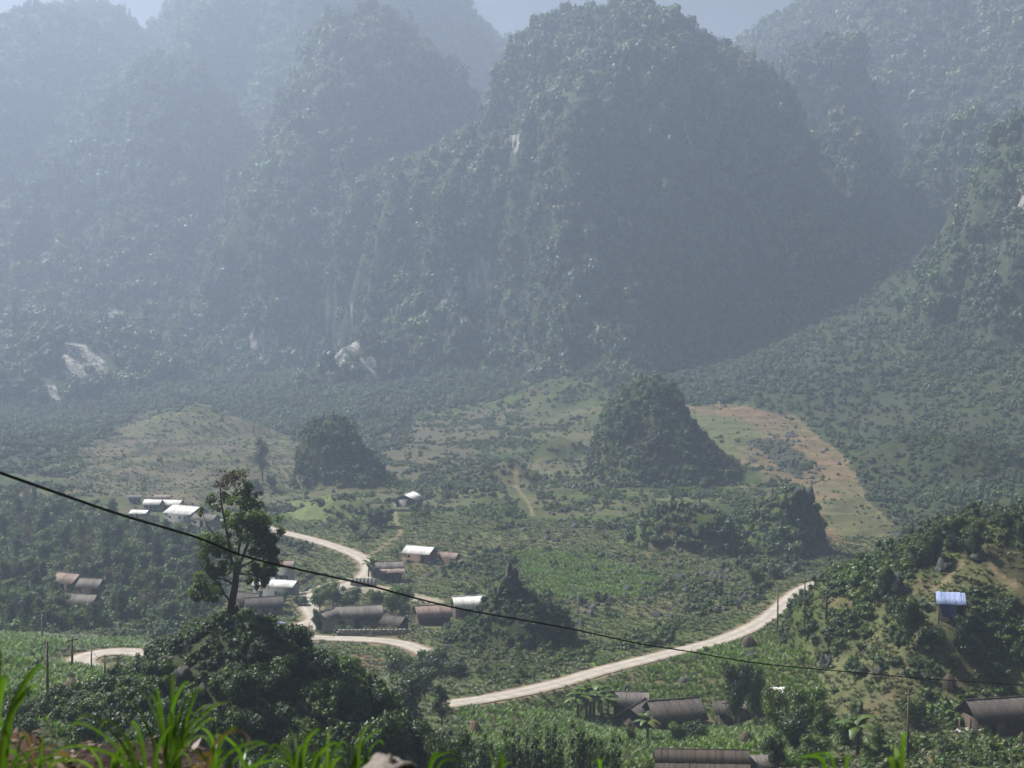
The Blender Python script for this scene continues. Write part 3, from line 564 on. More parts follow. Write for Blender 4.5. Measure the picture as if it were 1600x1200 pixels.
def roadside(x, y):
    d = np.full(x.shape, 99.)
    for pts, w in ROADS:
        m = (x > pts[:, 0].min() - 12) & (x < pts[:, 0].max() + 12) & (y > pts[:, 1].min() - 12) & (y < pts[:, 1].max() + 12)
        if m.any(): d[m] = np.minimum(d[m], road_dist(pts, x[m], y[m])[0] - w / 2)
    for pts, w in TRAILS:
        m = (x > pts[:, 0].min() - 6) & (x < pts[:, 0].max() + 6) & (y > pts[:, 1].min() - 6) & (y < pts[:, 1].max() + 6)
        if m.any(): d[m] = np.minimum(d[m], road_dist(pts, x[m], y[m])[0] - w / 2 + .6)
    return d
GROAD = roadside(gcx.ravel(), gcy.ravel()).reshape(gcx.shape)
KEEP_OUT = []      # (x, y, radius) round houses, filled before planting
def sample(dens, seed, cap=130000):
    "points spread over the ground sheet; dens = plants per square metre for every cell"
    rng = np.random.default_rng(seed); w = (GAREA * dens * INVIEW).ravel(); n = int(min(w.sum(), cap)); n = max(n, 1); w = w + 1e-12; k = rng.choice(len(w), n, p=w / w.sum()); r_, c_ = np.divmod(k, nc - 1); u, v = rng.random(n), rng.random(n)
    out = [g[r_, c_] * (1 - u) * (1 - v) + g[r_ + 1, c_] * u * (1 - v) + g[r_, c_ + 1] * (1 - u) * v + g[r_ + 1, c_ + 1] * u * v for g in gg]
    ok = np.ones(n, bool)
    for x, y, q in KEEP_OUT: ok &= np.hypot(out[0] - x, out[1] - y) > q
    return [o[ok] for o in out] + [rng]
def zmask(*names): return np.isin(CZONE, [ZN[n] for n in names])
def pmask(poly): return inpoly(gpx, gpy, poly)
#@BUILD
# ------------------------------------------------------------------ building blocks of the hamlet
def simple_mat(name, c0, c1, scale=2.0, rough=.85, bump=.3, bd=.03, stretch=(1, 1, 1), c2=None, metal=0):
    m, nt = mat(name); op = obj_pos(nt); mp = N(nt, 'ShaderNodeMapping'); mp.inputs['Scale'].default_value = stretch; nt.links.new(op, mp.inputs[0])
    n1 = noise(nt, scale, 6, .7, mp.outputs[0]); st = [(.3, c0), (.7, c1)] if c2 is None else [(.25, c0), (.5, c1), (.75, c2)]
    inf = N(nt, 'ShaderNodeObjectInfo'); v = ramp(nt, inf.outputs['Random'], [(0, (.78, .78, .78)), (1, (1.18, 1.16, 1.14))])
    finish(nt, mixc(nt, ramp(nt, n1, st), v, 1., 'MULTIPLY'), rough, n1, bump, bd, .25, metal); return m
M['sheet_pale'] = simple_mat('pale fibre cement sheet', (.36, .36, .35), (.60, .60, .58), 1.2, c2=(.72, .71, .68))
M['sheet_grey'] = simple_mat('weathered grey sheet', (.060, .054, .050), (.125, .115, .105), 1.6, c2=(.21, .195, .18))
M['sheet_dark'] = simple_mat('dark weathered sheet', (.030, .026, .025), (.070, .061, .057), 1.6, c2=(.12, .105, .096))
M['sheet_rust'] = simple_mat('rusty brown roof', (.10, .07, .06), (.20, .15, .13), 1.6, c2=(.27, .22, .20))
M['tile'] = simple_mat('old clay tiles', (.022, .018, .016), (.062, .050, .042), 3, c2=(.11, .088, .072))
M['mud_wall'] = simple_mat('rammed earth wall', (.12, .080, .055), (.22, .155, .11), 1.5)
M['block_wall'] = simple_mat('grey block wall', (.13, .135, .13), (.24, .245, .24), 1.5)
M['dark_wall'] = simple_mat('dark plank wall', (.035, .026, .022), (.085, .062, .050), 2.5, stretch=(6, 6, .6))
M['pale_wall'] = simple_mat('pale rendered wall', (.38, .37, .35), (.55, .54, .51), 1.0)
M['wood'] = simple_mat('weathered timber', (.06, .045, .035), (.15, .115, .09), 4, stretch=(5, 5, 1))
M['concrete'] = simple_mat('weathered concrete', (.16, .155, .15), (.30, .29, .28), 3)
M['void'] = simple_mat('dark doorway boards', (.010, .009, .008), (.024, .020, .018), 3)
M['glass'] = simple_mat('dusty window pane', (.03, .035, .04), (.06, .065, .07), 2, rough=.25, bump=0)
M['tarp'] = simple_mat('silver blue tarpaulin', (.11, .16, .34), (.24, .30, .50), .9, rough=.5, c2=(.44, .50, .66))
M['blue'] = simple_mat('blue plastic sheet', (.03, .07, .28), (.07, .14, .42), 1.5, rough=.45)
M['straw'] = simple_mat('old straw', (.045, .036, .026), (.12, .095, .068), 5, stretch=(5, 5, .7), bump=.7, bd=.06)
M['straw_gold'] = simple_mat('brown straw', (.13, .085, .05), (.26, .18, .11), 5, stretch=(5, 5, .7), bump=.7, bd=.06)
M['iron'] = simple_mat('dark steel fitting', (.04, .04, .042), (.09, .09, .09), 3, rough=.6)
M['cable'] = simple_mat('black cable sheath', (.008, .008, .009), (.016, .016, .018), 3, rough=.6)
M['stone'] = simple_mat('dry stone', (.10, .095, .085), (.24, .225, .20), 1.6, c2=(.34, .32, .29))
def empty(name, loc, rz=0, label=None, cat=None, group=None):
    o = bpy.data.objects.new(name, None); COL.objects.link(o); o.location = loc; o.rotation_euler.z = rz; o.empty_display_size = .5; return tag(o, label, cat, group)
def child(name, me, parent, loc=(0, 0, 0), rot=(0, 0, 0), scl=(1, 1, 1)):
    o = bpy.data.objects.new(name, me); COL.objects.link(o); o.parent = parent; o.location = loc; o.rotation_euler = rot; o.scale = scl; return o
def tile_mesh(L, S, pitch=.3, th=.035, mt=None, amp=.022, name='roof_panel', wav=None):
    "one corrugated sheet: x along the eave (L), y up the slope (S)"
    n = max(2, int(L / pitch)) * 4; x = np.linspace(0, L, n + 1); z = amp * np.cos(x / (L / (n / 4)) * 2 * np.pi)
    V = []; 
    for yy in (0, S):
        V += [(a, yy, b) for a, b in zip(x, z)]
    for yy in (0, S): V += [(a, yy, b - th) for a, b in zip(x, z)]
    k = n + 1; f = [(i, i + 1, k + i + 1, k + i) for i in range(n)] + [(2 * k + i + 1, 2 * k + i, 3 * k + i, 3 * k + i + 1) for i in range(n)] + [(i + 1, i, 2 * k + i, 2 * k + i + 1) for i in range(n)] + [(k + i, k + i + 1, 3 * k + i + 1, 3 * k + i) for i in range(n)] + [(0, k, 3 * k, 2 * k), (n, 2 * k + n, 3 * k + n, k + n)]
    mb = MB(); mb.add(V, f4=f); me = mb.mesh(name)
    if mt: me.materials.append(mt)
    return me
def gable_roof(root, L, W, hw, hr, roofmat, npan=6, ov=.45, rows=1, seed=0, droop=.0, front_only=False, pitch=.35):
    rng = random.Random(seed); half = W / 2 + ov; S = math.hypot(half, hr * half / (W / 2)); ang = math.atan2(hr, W / 2); LL = L + 2 * ov; pw = LL / npan; Sr = S / rows
    me = tile_mesh(pw * 1.015, Sr * 1.03, pitch, mt=M[roofmat]); z0 = hw + hr - hr * half / (W / 2)
    for side in (-1, 1):
        for i in range(npan):
            for r in range(rows):
                t = r * Sr; x0 = -LL / 2 + i * pw; y = side * (half - t * math.cos(ang)); z = z0 + t * math.sin(ang) + .05 + r * .03 + rng.uniform(0, .03) + (i % 2) * .012
                if side == -1: child('roof_panel', me, root, (x0, y, z), (ang, 0, rng.uniform(-.006, .006)))
                else: child('roof_panel', me, root, (x0 + pw, y, z), (ang, 0, R(180) + rng.uniform(-.006, .006)))
    mb = MB(); mb.tube([(-LL / 2, 0, hw + hr + .12), (0, 0, hw + hr + .10), (LL / 2, 0, hw + hr + .12)], .055, 6); child('ridge_cap', mb.mesh('ridge_cap'), root).data.materials.append(M[roofmat])
def walls(root, L, W, hw, hr, wm, base=1.6):
    V = []; 
    for x in (-L / 2, L / 2): V += [(x, -W / 2, -base), (x, W / 2, -base), (x, W / 2, hw), (x, 0, hw + hr), (x, -W / 2, hw)]
    mb = MB(); mb.add(V, f3=[(2, 4, 3), (7, 8, 9)], f4=[(0, 1, 2, 4), (5, 9, 7, 6), (0, 4, 9, 5), (1, 6, 7, 2), (4, 3, 8, 9), (3, 2, 7, 8)]); o = child('wall', mb.mesh('wall'), root); o.data.materials.append(M[wm]); return o
def boxp(name, root, x0, x1, y0, y1, z0, z1, m, **k):
    mb = MB(); mb.box(x0, x1, y0, y1, z0, z1); o = child(name, mb.mesh(name), root, **k); o.data.materials.append(M[m]); return o
def door(root, x, y, w=1.0, h=1.9, axis='y', side=-1, m='void'):
    d = .05 * side
    if axis == 'y': dr = boxp('door', root, x - w / 2, x + w / 2, min(y, y + d), max(y, y + d), 0, h, m); boxp('frame', dr, x - w / 2 - .09, x - w / 2 - .003, min(y, y + 2 * d), max(y, y + 2 * d), 0, h + .09, 'wood'); boxp('frame', dr, x + w / 2 + .003, x + w / 2 + .09, min(y, y + 2 * d), max(y, y + 2 * d), 0, h + .09, 'wood')
    else: dr = boxp('door', root, min(x, x + d), max(x, x + d), y - w / 2, y + w / 2, 0, h, m)
    return dr
def window(root, x, y, z=1.0, w=.8, h=.8, axis='y', side=-1):
    d = .06 * side
    if axis == 'y': wi = boxp('window', root, x - w / 2, x + w / 2, min(y, y + d), max(y, y + d), z, z + h, 'wood'); boxp('pane', wi, x - w / 2 + .08, x + w / 2 - .08, min(y + d, y + d * 1.3), max(y + d, y + d * 1.3), z + .08, z + h - .08, 'glass')
    else: wi = boxp('window', root, min(x, x + d), max(x, x + d), y - w / 2, y + w / 2, z, z + h, 'wood'); boxp('pane', wi, min(x + d, x + d * 1.3), max(x + d, x + d * 1.3), y - w / 2 + .08, y + w / 2 - .08, z + .08, z + h - .08, 'glass')
DEBUG = False
def spot(px, py, d=None):
    p = hit(px, py, 60, 1000, fn=gz_safe) if d is None else np.array(P(px, py, d)); p[2] = gz1(p[0], p[1])
    if d is not None and DEBUG:
        q = pix(*p); print('SPOT', px, py, d, 'off', round(float(q[1] - py), 1))
    return p
def gz_safe(x, y): return gz(x, y)
def house(name, label, px, py, L, W, hw, hr, yaw, roof='sheet_grey', wall='mud_wall', npan=6, rows=1, ov=.45, d=None, cat='house', doors=((0, -1),), wins=((-.3, -1), (.3, -1)), group=None, lift=0, seed=1, pitch=.35, keep=1.0):
    p = spot(px, py, d); root = empty(name, (p[0], p[1], p[2] + lift), R(yaw), label, cat, group); walls(root, L, W, hw, hr, wall)
    gable_roof(root, L, W, hw, hr, roof, npan, ov, rows, seed, pitch=pitch)
    for t, s in doors: door(root, t * L, s * W / 2, side=s)
    for t, s in wins: window(root, t * L, s * W / 2, side=s, z=min(1.0, hw - 1.1))
    KEEP_OUT.append((p[0], p[1], max(L, W) * .5 * keep + .4)); c, s_ = math.cos(R(yaw)), math.sin(R(yaw))
    for q in (-.3, .3): KEEP_OUT.append((p[0] + c * L * q, p[1] + s_ * L * q, W * .6 * keep + .3))
    # keep the view of the front wall open
    KEEP_OUT.append((p[0] * (1 - 3.5 / p[1]), p[1] - W * .5 - 2.5, 2.4 * keep)); return root
def shed_roof(root, x0, x1, y0, y1, z0, z1, roof, npan=3, name='roof_panel', seed=0):
    "single slope: low edge y0,z0 to high edge y1,z1"
    rng = random.Random(seed); pw = (x1 - x0) / npan; S = math.hypot(y1 - y0, z1 - z0); a = math.atan2(z1 - z0, y1 - y0); me = tile_mesh(pw * 1.02, S, .35, mt=M[roof])
    for i in range(npan): child(name, me, root, (x0 + i * pw, y0, z0 + rng.uniform(0, .05) + (i % 2) * .025), (a + rng.uniform(-.02, .02), 0, rng.uniform(-.02, .02)))
# ---- far village at the head of the road
house('village_house', 'white-roofed hall, the largest roof of the far left village', 292, 813, 9.5, 8.5, 2.6, 1.7, -28, 'sheet_pale', 'block_wall', 8, wins=((-.3, -1), (.1, -1), (.3, -1)), doors=())
house('village_house', 'pale low roof directly left of the large white hall', 268, 806, 6.5, 5, 2.2, 1.1, -10, 'sheet_pale', 'mud_wall', 5, doors=(), d=445)
house('village_house', 'narrow pale house with a dark gable in the far left village', 240, 803, 4.8, 4.2, 2.4, 1.2, -6, 'sheet_pale', 'dark_wall', 4, d=442)
house('village_house', 'small hut with a flat pale roof lowest in the far left village', 219, 811, 4.6, 4.2, 2.0, .7, -8, 'sheet_pale', 'mud_wall', 4)
house('village_house', 'grey-roofed house partly behind the lone tree in the far village', 322, 822, 6.5, 5.0, 2.2, 1.3, -18, 'sheet_grey', 'block_wall', 5)
house('village_house', 'tiny blue-grey hut at the back of the far left village', 211, 798, 3.6, 3.2, 1.8, .9, 10, 'sheet_grey', 'block_wall', 3, d=456)
house('village_house', 'dusky hut behind the dark gable of the far left village', 254, 798, 4.6, 3.6, 2.0, .9, 6, 'sheet_rust', 'mud_wall', 4, d=462)
# ---- two houses up the slope
h1 = house('hill_house', 'white gabled house with grey end wall alone on the slope', 638, 791, 8.0, 6.8, 2.6, 1.5, 76, 'sheet_pale', 'block_wall', 6, ov=.6, doors=(), wins=())
window(h1, -4.0, -1.9, 1.0, .7, 1.0, 'x', -1); door(h1, -4.0, 2.0, .9, 1.8, 'x', -1)
p = spot(630, 799); r = empty('retaining_wall', p, R(-4), 'low grey stone wall under the white gabled house', 'wall'); rng = random.Random(3)
for c in range(9):
    for q in range(3): boxp('stone', r, -3.6 + c * .8 + q % 2 * .3, -2.84 + c * .8 + q % 2 * .3, -.25 - rng.random() * .08, .25, q * .42 - .4, q * .42 + .005, 'stone')
house('farm_house', 'pale-roofed mud house above the bend of the road', 657, 876, 7.0, 5.0, 2.3, 1.3, -24, 'sheet_pale', 'mud_wall', 6, ov=.45, doors=((.28, -1),), wins=((-.28, -1),))
house('shed', 'small thatch-grey shed right of the pale-roofed mud house', 702, 878, 4.4, 3.2, 1.4, 1.0, -24, 'sheet_rust', 'mud_wall', 4, doors=(), wins=(), cat='shed')
# ---- house by the road bend
h4 = house('roadside_house', 'grey-roofed house with a lean-to porch beside the road bend', 603, 909, 7.4, 4.4, 2.3, 1.4, 9, 'sheet_grey', 'mud_wall', 6, wins=((-.35, -1), (.35, -1)), d=334)
shed_roof(h4, -1.6, 4.2, -4.6, -2.3, 1.75, 2.35, 'sheet_rust', 5)
for x in (-1.4, 1.3, 4.0): boxp('post', h4, x - .08, x + .08, -4.5, -4.34, -.8, 1.78, 'wood')
p = spot(568, 917, 320); r = empty('boundary_wall', p, R(-3), 'pale grey-blue wall between the road and the porch house', 'wall')
for c in range(7): boxp('wall_panel', r, -3.0 + c * .86, -2.17 + c * .86, -.1 - c % 2 * .02, .1, -.6, 1.9, 'block_wall')
# ---- houses left of the road (partly behind the lone tree)
house('village_house', 'two-storey house with a pale brown roof left of the road', 443, 912, 4.6, 4.0, 4.0, 1.0, -4, 'sheet_rust', 'pale_wall', 4, d=335, wins=((-.25, -1), (.25, -1)))
house('village_house', 'long shed with a white roof behind the lone tree', 432, 934, 9.0, 4.4, 3.0, .9, -14, 'sheet_pale', 'block_wall', 8, d=312, doors=(), wins=((-.3, -1), (.1, -1), (.36, -1)))
house('village_house', 'dark-roofed house just right of the lone tree trunk', 412, 962, 7.0, 5.0, 2.0, 1.5, 18, 'sheet_dark', 'mud_wall', 6, d=288)
house('village_house', 'low dark hut lowest behind the lone tree', 386, 958, 5.4, 4.2, 1.9, 1.3, -20, 'sheet_dark', 'mud_wall', 5, d=294)
p = spot(437, 972, 276); r = empty('tarp_heap', p, R(8), 'pale blue tarpaulin heap by the curve of the lane', 'tarp')
mb = MB(); V = ICO2[0] * np.array([1.7, 1.0, .7]) * (1 + .2 * vnoise(ICO2[0][:, 0] * 2, ICO2[0][:, 1] * 2, ICO2[0][:, 2] * 2))[:, None]; mb.add(V + [0, 0, .3], f3=ICO2[1]); child('cover', mb.mesh('cover'), r).data.materials.append(M['tarp'])
# ---- long house in its compound
h5 = house('long_house', 'long grey-tiled house behind the stone yard wall', 556, 985, 9.6, 5.2, 2.3, 1.6, 13, 'sheet_grey', 'mud_wall', 8, d=279, pitch=.3)
h5b = house('gate_house', 'gabled entrance wing at the left end of the long house', 511, 988, 4.6, 3.6, 2.3, 1.3, 66, 'sheet_grey', 'pale_wall', 4, d=275, doors=(), wins=()); door(h5b, -2.3, .3, 1.1, 1.9, 'x', -1)
house('shed', 'small dark-roofed shed at the right end of the yard wall', 617, 985, 4.0, 3.4, 1.8, 1.1, -28, 'sheet_dark', 'dark_wall', 4, d=275, cat='shed', doors=(), wins=())
p = spot(580, 996, 269.5); r = empty('yard_wall', p, R(2), 'stone yard wall in front of the long grey-tiled house', 'wall'); rng = random.Random(5); sm = []
for k in range(5):
    mb = MB(); V = np.array([(x, y, z) for x in (0, .74) for y in (-.2, .2) for z in (0, .40)]) + np.random.default_rng(k).normal(size=(8, 3)) * .03; mb.add(V, f4=[(0, 1, 3, 2), (4, 6, 7, 5), (0, 4, 5, 1), (2, 3, 7, 6), (0, 2, 6, 4), (1, 5, 7, 3)]); me = mb.mesh('stone'); me.materials.append(M['stone']); sm.append(me)
for c in range(17):
    for q in range(4): child('stone', sm[(c * 3 + q * 7) % 5], r, (-6.6 + c * .77 + (q % 2) * .35, rng.uniform(-.04, .04), q * .42 - .5))
KEEP_OUT.append((p[0] - 3, p[1] - 2, 2.5)); KEEP_OUT.append((p[0] + 3, p[1] - 2, 2.5))
house('barn', 'brown tiled barn between the long house and the pale barn', 676, 978, 6.4, 4.6, 2.2, 1.8, 15, 'sheet_rust', 'dark_wall', 6, d=286, cat='barn', wins=(), doors=())
house('barn', 'pale streaked barn roof left of the pointed dark hill', 738, 966, 7.8, 4.8, 2.3, 1.9, 15, 'sheet_pale', 'dark_wall', 8, d=297, cat='barn', wins=(), doors=((-.2, -1),))
# ---- hidden farm in the left wood
house('wood_house', 'reddish-roofed house, left one of the farm hidden in the wood', 108, 921, 5.4, 4.4, 2.4, 1.5, -24, 'sheet_rust', 'mud_wall', 5, d=318)
house('wood_house', 'grey-pink roof, right one of the farm hidden in the wood', 143, 923, 4.6, 4.6, 2.2, 1.4, -10, 'sheet_grey', 'dark_wall', 5, d=314, doors=(), wins=())
house('wood_house', 'lowest roof of the farm hidden in the left wood', 128, 948, 6.2, 4.2, 1.8, 1.4, -12, 'sheet_grey', 'mud_wall', 6, d=295)
# ---- near farm
house('farm_house', 'dark sheet-roofed farmhouse beside the banana clump', 1052, 1139, 7.2, 6.0, 2.1, 2.1, 15, 'sheet_dark', 'dark_wall', 7, d=210, ov=.6, pitch=.28)
house('farm_wing', 'side wing with dark roof joined to the left of the farmhouse', 996, 1137, 5.4, 4.6, 2.1, 1.6, 62, 'sheet_dark', 'dark_wall', 5, d=211.5, doors=(), wins=(), pitch=.28)
house('farm_shed', 'smaller grey-roofed shed behind the dark farmhouse', 984, 1117, 5.0, 3.8, 2.2, 1.4, -2, 'sheet_grey', 'dark_wall', 5, cat='shed', doors=(), wins=())
r0 = spot(1150, 1131, 209); hut = empty('plank_hut', r0, R(4), 'ramshackle plank hut with overlapping loose roof sheets', 'hut')
walls(hut, 5.6, 3.2, 1.7, .01, 'dark_wall'); shed_roof(hut, -3.6, .2, -2.3, .4, 1.6, 2.9, 'sheet_dark', 4, seed=3); shed_roof(hut, .1, 3.4, -1.9, .7, 2.3, 2.8, 'sheet_grey', 3, seed=4); shed_roof(hut, -2.2, 1.2, -.2, 1.8, 2.75, 2.5, 'sheet_dark', 3, seed=5)
for i in range(9): boxp('plank', hut, .2 + i * .33, .49 + i * .33, -1.74 - (i % 2) * .02, -1.62, -.5, 1.8 + .15 * ((i * 7) % 3), 'wood')
for x in (-3.3, -1.9, -.4, 3.1): boxp('post', hut, x - .06, x + .06, -2.1, -1.98, -.9, 1.75, 'wood')
KEEP_OUT += [(r0[0], r0[1], 3.6), (r0[0], r0[1] - 4, 2.6)]
h = house('farm_house', 'long grey house at the right edge of the valley floor', 1568, 1136, 10.5, 5.6, 2.2, 2.0, 13, 'sheet_dark', 'dark_wall', 9, d=190, ov=.5, pitch=.28, wins=((-.1, -1), (.2, -1)), doors=((-.32, -1),))
p = spot(1508, 1129, 188); r = empty('log_pile', p, R(20), 'pale pile of boards left of the long grey house', 'pile')
rng = random.Random(11)
for i in range(9): boxp('board', r, -1.1 + rng.uniform(-.2, .2), 1.0 + rng.uniform(-.2, .2), -.6 + (i % 3) * .42, -.22 + (i % 3) * .42, .1 + (i // 3) * .16, .22 + (i // 3) * .16, 'pale_wall')
for x in (-.9, .8): boxp('post', r, x - .06, x + .06, -.06, .06, -.6, 1.9, 'wood')
# tiled roof at the lower edge
tp = P(1096, 1172, 150); th_ = empty('tiled_house', (tp[0], tp[1], tp[2] - 4.0), R(-3), 'old ribbed tile roof cut off by the lower edge of the photo', 'house')
walls(th_, 9.2, 5.6, 2.2, 1.8, 'dark_wall', 3); gable_roof(th_, 9.2, 5.6, 2.2, 1.8, 'tile', 28, .4, 2, 9, pitch=.17); KEEP_OUT += [(tp[0] - 2.5, tp[1] - 2, 4.5), (tp[0] + 2.5, tp[1] - 2, 4.5)]
tp = P(1190, 1186, 150); r = empty('lean_to', (tp[0], tp[1], tp[2] - 2.2), R(12), 'small grey lean-to right of the ribbed tile roof', 'shed'); walls(r, 2.4, 2.0, 1.6, .01, 'dark_wall'); shed_roof(r, -1.5, 1.5, -1.3, 1.1, 1.65, 2.3, 'sheet_grey', 3)
# tarp hut on the right hill
tp = spot(1487, 962); th2 = empty('tarp_hut', tp, R(-12), 'little hut with a silver-blue tarpaulin roof on the right hillside', 'hut')
walls(th2, 3.8, 2.6, 1.9, .01, 'void', 1.5); shed_roof(th2, -2.3, 1.9, -2.0, .9, 2.0, 3.3, 'tarp', 6, seed=8)
mb = MB(); xs = np.linspace(-1.9, 1.0, 14); V = [(x, -2.02 + .06 * math.sin(x * 9), z) for z in (.15, 2.05) for x in xs]; mb.add(V, f4=grid_faces(2, 12)); o = child('blue_sheet', mb.mesh('blue_sheet'), th2); o.data.materials.append(M['blue'])
for x in (-2.0, 1.7): boxp('post', th2, x - .06, x + .06, -1.85, -1.73, -.9, 2.05, 'wood')
KEEP_OUT += [(tp[0], tp[1], 3.0), (tp[0], tp[1] - 4, 2.6)]
tp = spot(1222, 1100); r = empty('pale_awning', tp, R(14), 'pale sheet awning half hidden by trees right of the plank hut', 'awning'); shed_roof(r, -1.8, 1.8, -1.2, 1.0, 1.6, 2.3, 'sheet_pale', 3)
for x in (-1.6, 1.6):
    for y in (-1.0, .9): boxp('post', r, x - .05, x + .05, y - .05, y + .05, -.8, 1.7 + .2 * (y > 0), 'wood')
# ------------------------------------------------------------------ poles and lines
POLES = []
def pole(px, ptop, pbase, label, d=None, arms=1, m='concrete', group='utility poles in the valley', rad=.14, name='utility_pole'):
    p = spot(px, pbase, d); H = (pbase - ptop) * p[1] / F * 1.02; r = empty(name, p, R(20 + px % 40), label, 'pole', group)
    mb = MB(); mb.tube([(0, 0, -1), (0, 0, H * .5), (.02, 0, H)], [rad * 1.25, rad, rad * .75], 8); child('shaft', mb.mesh('shaft'), r).data.materials.append(M[m])
    for k in range(arms):
        a = boxp('crossarm', r, -.75, .75, -.06 - rad, .05 - rad, H - .35 - k * .7, H - .23 - k * .7, 'iron')
        for x in (-.65, .65): 
            mb = MB(); mb.tube([(x, -rad, H - .23 - k * .7), (x, -rad, H - .05 - k * .7)], .05, 6); child('insulator', mb.mesh('insulator'), a).data.materials.append(M['pale_wall'])
    POLES.append((p[0], p[1], p[2] + H)); return r
pole(1215, 917, 986, 'leftmost and tallest of the poles by the road on the right', None, 0, 'wood'); pole(1257, 906, 981, 'middle of the three poles where the road leaves on the right', None, 1, 'wood'); pole(1291, 917, 968, 'right one of the three poles at the edge of the right hill', None, 0, 'wood')
pole(1418, 1090, 1206, 'leaning dark pole in the field at the lower right', 148, 1, 'wood', rad=.12)
pole(66, 960, 999, 'pale concrete pole at the far edge of the left field', None, 1); pole(113, 996, 1046, 'dark pole left of the looping lane', None, 1, 'wood'); pole(143, 1013, 1052, 'slim pole standing against the looping lane', None, 0, 'concrete', rad=.10)
pole(164, 1029, 1062, 'short pole in front of the looping lane', None, 0, 'wood', rad=.11); pole(184, 1024, 1056, 'pole against the dark bushes right of the looping lane', None, 1, 'wood')
pole(75, 1018, 1116, 'tall near pole in the left field beside the haystacks', 133, 0, 'wood', rad=.13); pole(695, 1097, 1126, 'pale pole at the start of the lower road', 190, 1)
pole(483, 973, 998, 'pole inside the curve of the lane below the long house', None, 0, 'wood', rad=.1); pole(643, 946, 978, 'pale pole between the yard wall and the brown barn', 284, 0, rad=.12); pole(478, 931, 950, 'small pole on the bare yard by the road', 296, 0, 'wood', rad=.1)
pole(437, 966, 992, 'slim pole left of the lane bend', 268, 0, 'wood', rad=.1); pole(1596, 1168, 1204, 'dark post at the right edge of the photo', 152, 0, 'wood', rad=.1)
pole(813, 690, 756, 'tall slim mast on the scrubby slope in the middle distance', None, 0, rad=.12); pole(903, 925, 972, 'thin pole on the rocky ground behind the main road', None, 0, rad=.09)
def cable(a, b, sag, r, label, n=24, group=None):
    a, b = np.array(a), np.array(b); t = np.linspace(0, 1, n)[:, None]; pts = a + (b - a) * t; pts[:, 2] -= (4 * sag * t * (1 - t))[:, 0]; mb = MB(); mb.tube(pts - a, r, 5); o = mb.build('cable', M['cable'], None, a); tag(o, label, 'cable', group)
a, b = POLES[0], POLES[1]; cable(a, b, .5, .02, 'thin cable between the two left poles by the right road', group='thin cables between poles')
for i, j in ((4, 5), (5, 6), (6, 7), (7, 8)): cable(POLES[i], POLES[j], .6, .02, ['', '', '', '', 'thin cable from the pale far pole to the dark one', 'thin cable crossing left part of the looping lane', 'thin cable between the slim and the short pole', 'thin cable ending at the pole by the dark bushes'][i], group='thin cables between poles')
# the heavy cable that crosses the whole view
cp = [P(*q) for q in [(-160, 683, 8.2), (0, 738, 9), (150, 789, 10.2), (300, 841, 11.6), (400, 869, 12.6), (550, 909, 14.4), (700, 940, 16.4), (900, 987, 19.6), (1050, 1013, 22.5), (1200, 1033, 26), (1400, 1055, 31.5), (1600, 1071, 38), (1760, 1080, 44)]]
cp = smooth_path(cp, 6); mb = MB(); mb.tube(cp - cp[0], np.full(len(cp), .0105), 8); tag(mb.build('power_cable', M['cable'], None, cp[0]), 'black power cable sagging across the whole view', 'cable')
# ------------------------------------------------------------------ haystacks
def haystack(px, pb, r, h, label, m='straw', d=None, sk=0):
    p = spot(px, pb, d); root = empty('haystack', p, 0, label, 'haystack'); rng = np.random.default_rng(int(px)); mb = MB(); n = 22; prof = [(.95, -.3), (1.0, .15), (.95, .38), (.8, .62), (.52, .85), (.2, .98), (.02, 1.03)]
    V = []; 
    for q, z in prof:
        for k in range(n): a = k / n * 6.283; V.append((math.cos(a) * q * r * (1 + .16 * rng.normal() * (q > .1)), math.sin(a) * q * r * (1 + .16 * rng.normal()), z * h + .03 * rng.normal()))
    mb.add(V, f4=grid_faces(len(prof), n, True)); child('stack', mb.mesh('stack', True), root).data.materials.append(M[m])
    k = 420; a = rng.random(k) * 6.283; z = rng.random(k) ** 1.2; q = (1.03 - z ** 2.2 * .9) * r; C = np.c_[np.cos(a) * q, np.sin(a) * q, z * h]; dn = np.c_[np.cos(a) * .5, np.sin(a) * .5, -np.ones(k)] + rng.normal(size=(k, 3)) * .25; dn /= np.linalg.norm(dn, axis=1)[:, None]; sd = np.c_[-np.sin(a), np.cos(a), np.zeros(k)] * .035
    V = np.stack([C - sd, C + sd, C + dn * .6 + sd * .3, C + dn * .6 - sd * .3], 1).reshape(-1, 3); V += np.repeat(np.c_[np.cos(a), np.sin(a), np.zeros(k)] * .04, 4, 0); mb = MB(); mb.add(V, f4=np.arange(4 * k).reshape(-1, 4)); o = child('straw', mb.mesh('straw'), root); o.data.materials.append(M[m]); o['kind'] = 'stuff'
    mb = MB(); mb.tube([(0, 0, h * .9), (.03, .02, h * 1.18)], .04, 5); child('centre_stake', mb.mesh('centre_stake'), root).data.materials.append(M['wood']); KEEP_OUT.append((p[0], p[1], r + .3)); KEEP_OUT.append((p[0] * (1 - 2 / p[1]), p[1] - 2, r + .2))
haystack(114, 1086, 1.25, 2.5, 'pale-topped haystack beside the near pole in the left field', 'straw', 137); haystack(146, 1092, 1.1, 2.0, 'darker squat haystack right of the pale-topped one', 'straw', 134)
haystack(1531, 1145, .95, 2.0, 'haystack in front of the long grey house', 'straw', None); haystack(742, 1147, .75, 1.7, 'orange-brown haystack among the trees below the main road', 'straw_gold', 183); haystack(1170, 1010, 1.1, 1.9, 'rounded haystack close to the main road on the right', 'straw', None); haystack(1483, 1073, .9, 1.9, 'dark narrow haystack above the long grey house', 'straw', None); haystack(1166, 1162, .8, 1.4, 'small stook on the grass below the plank hut', 'straw', None)
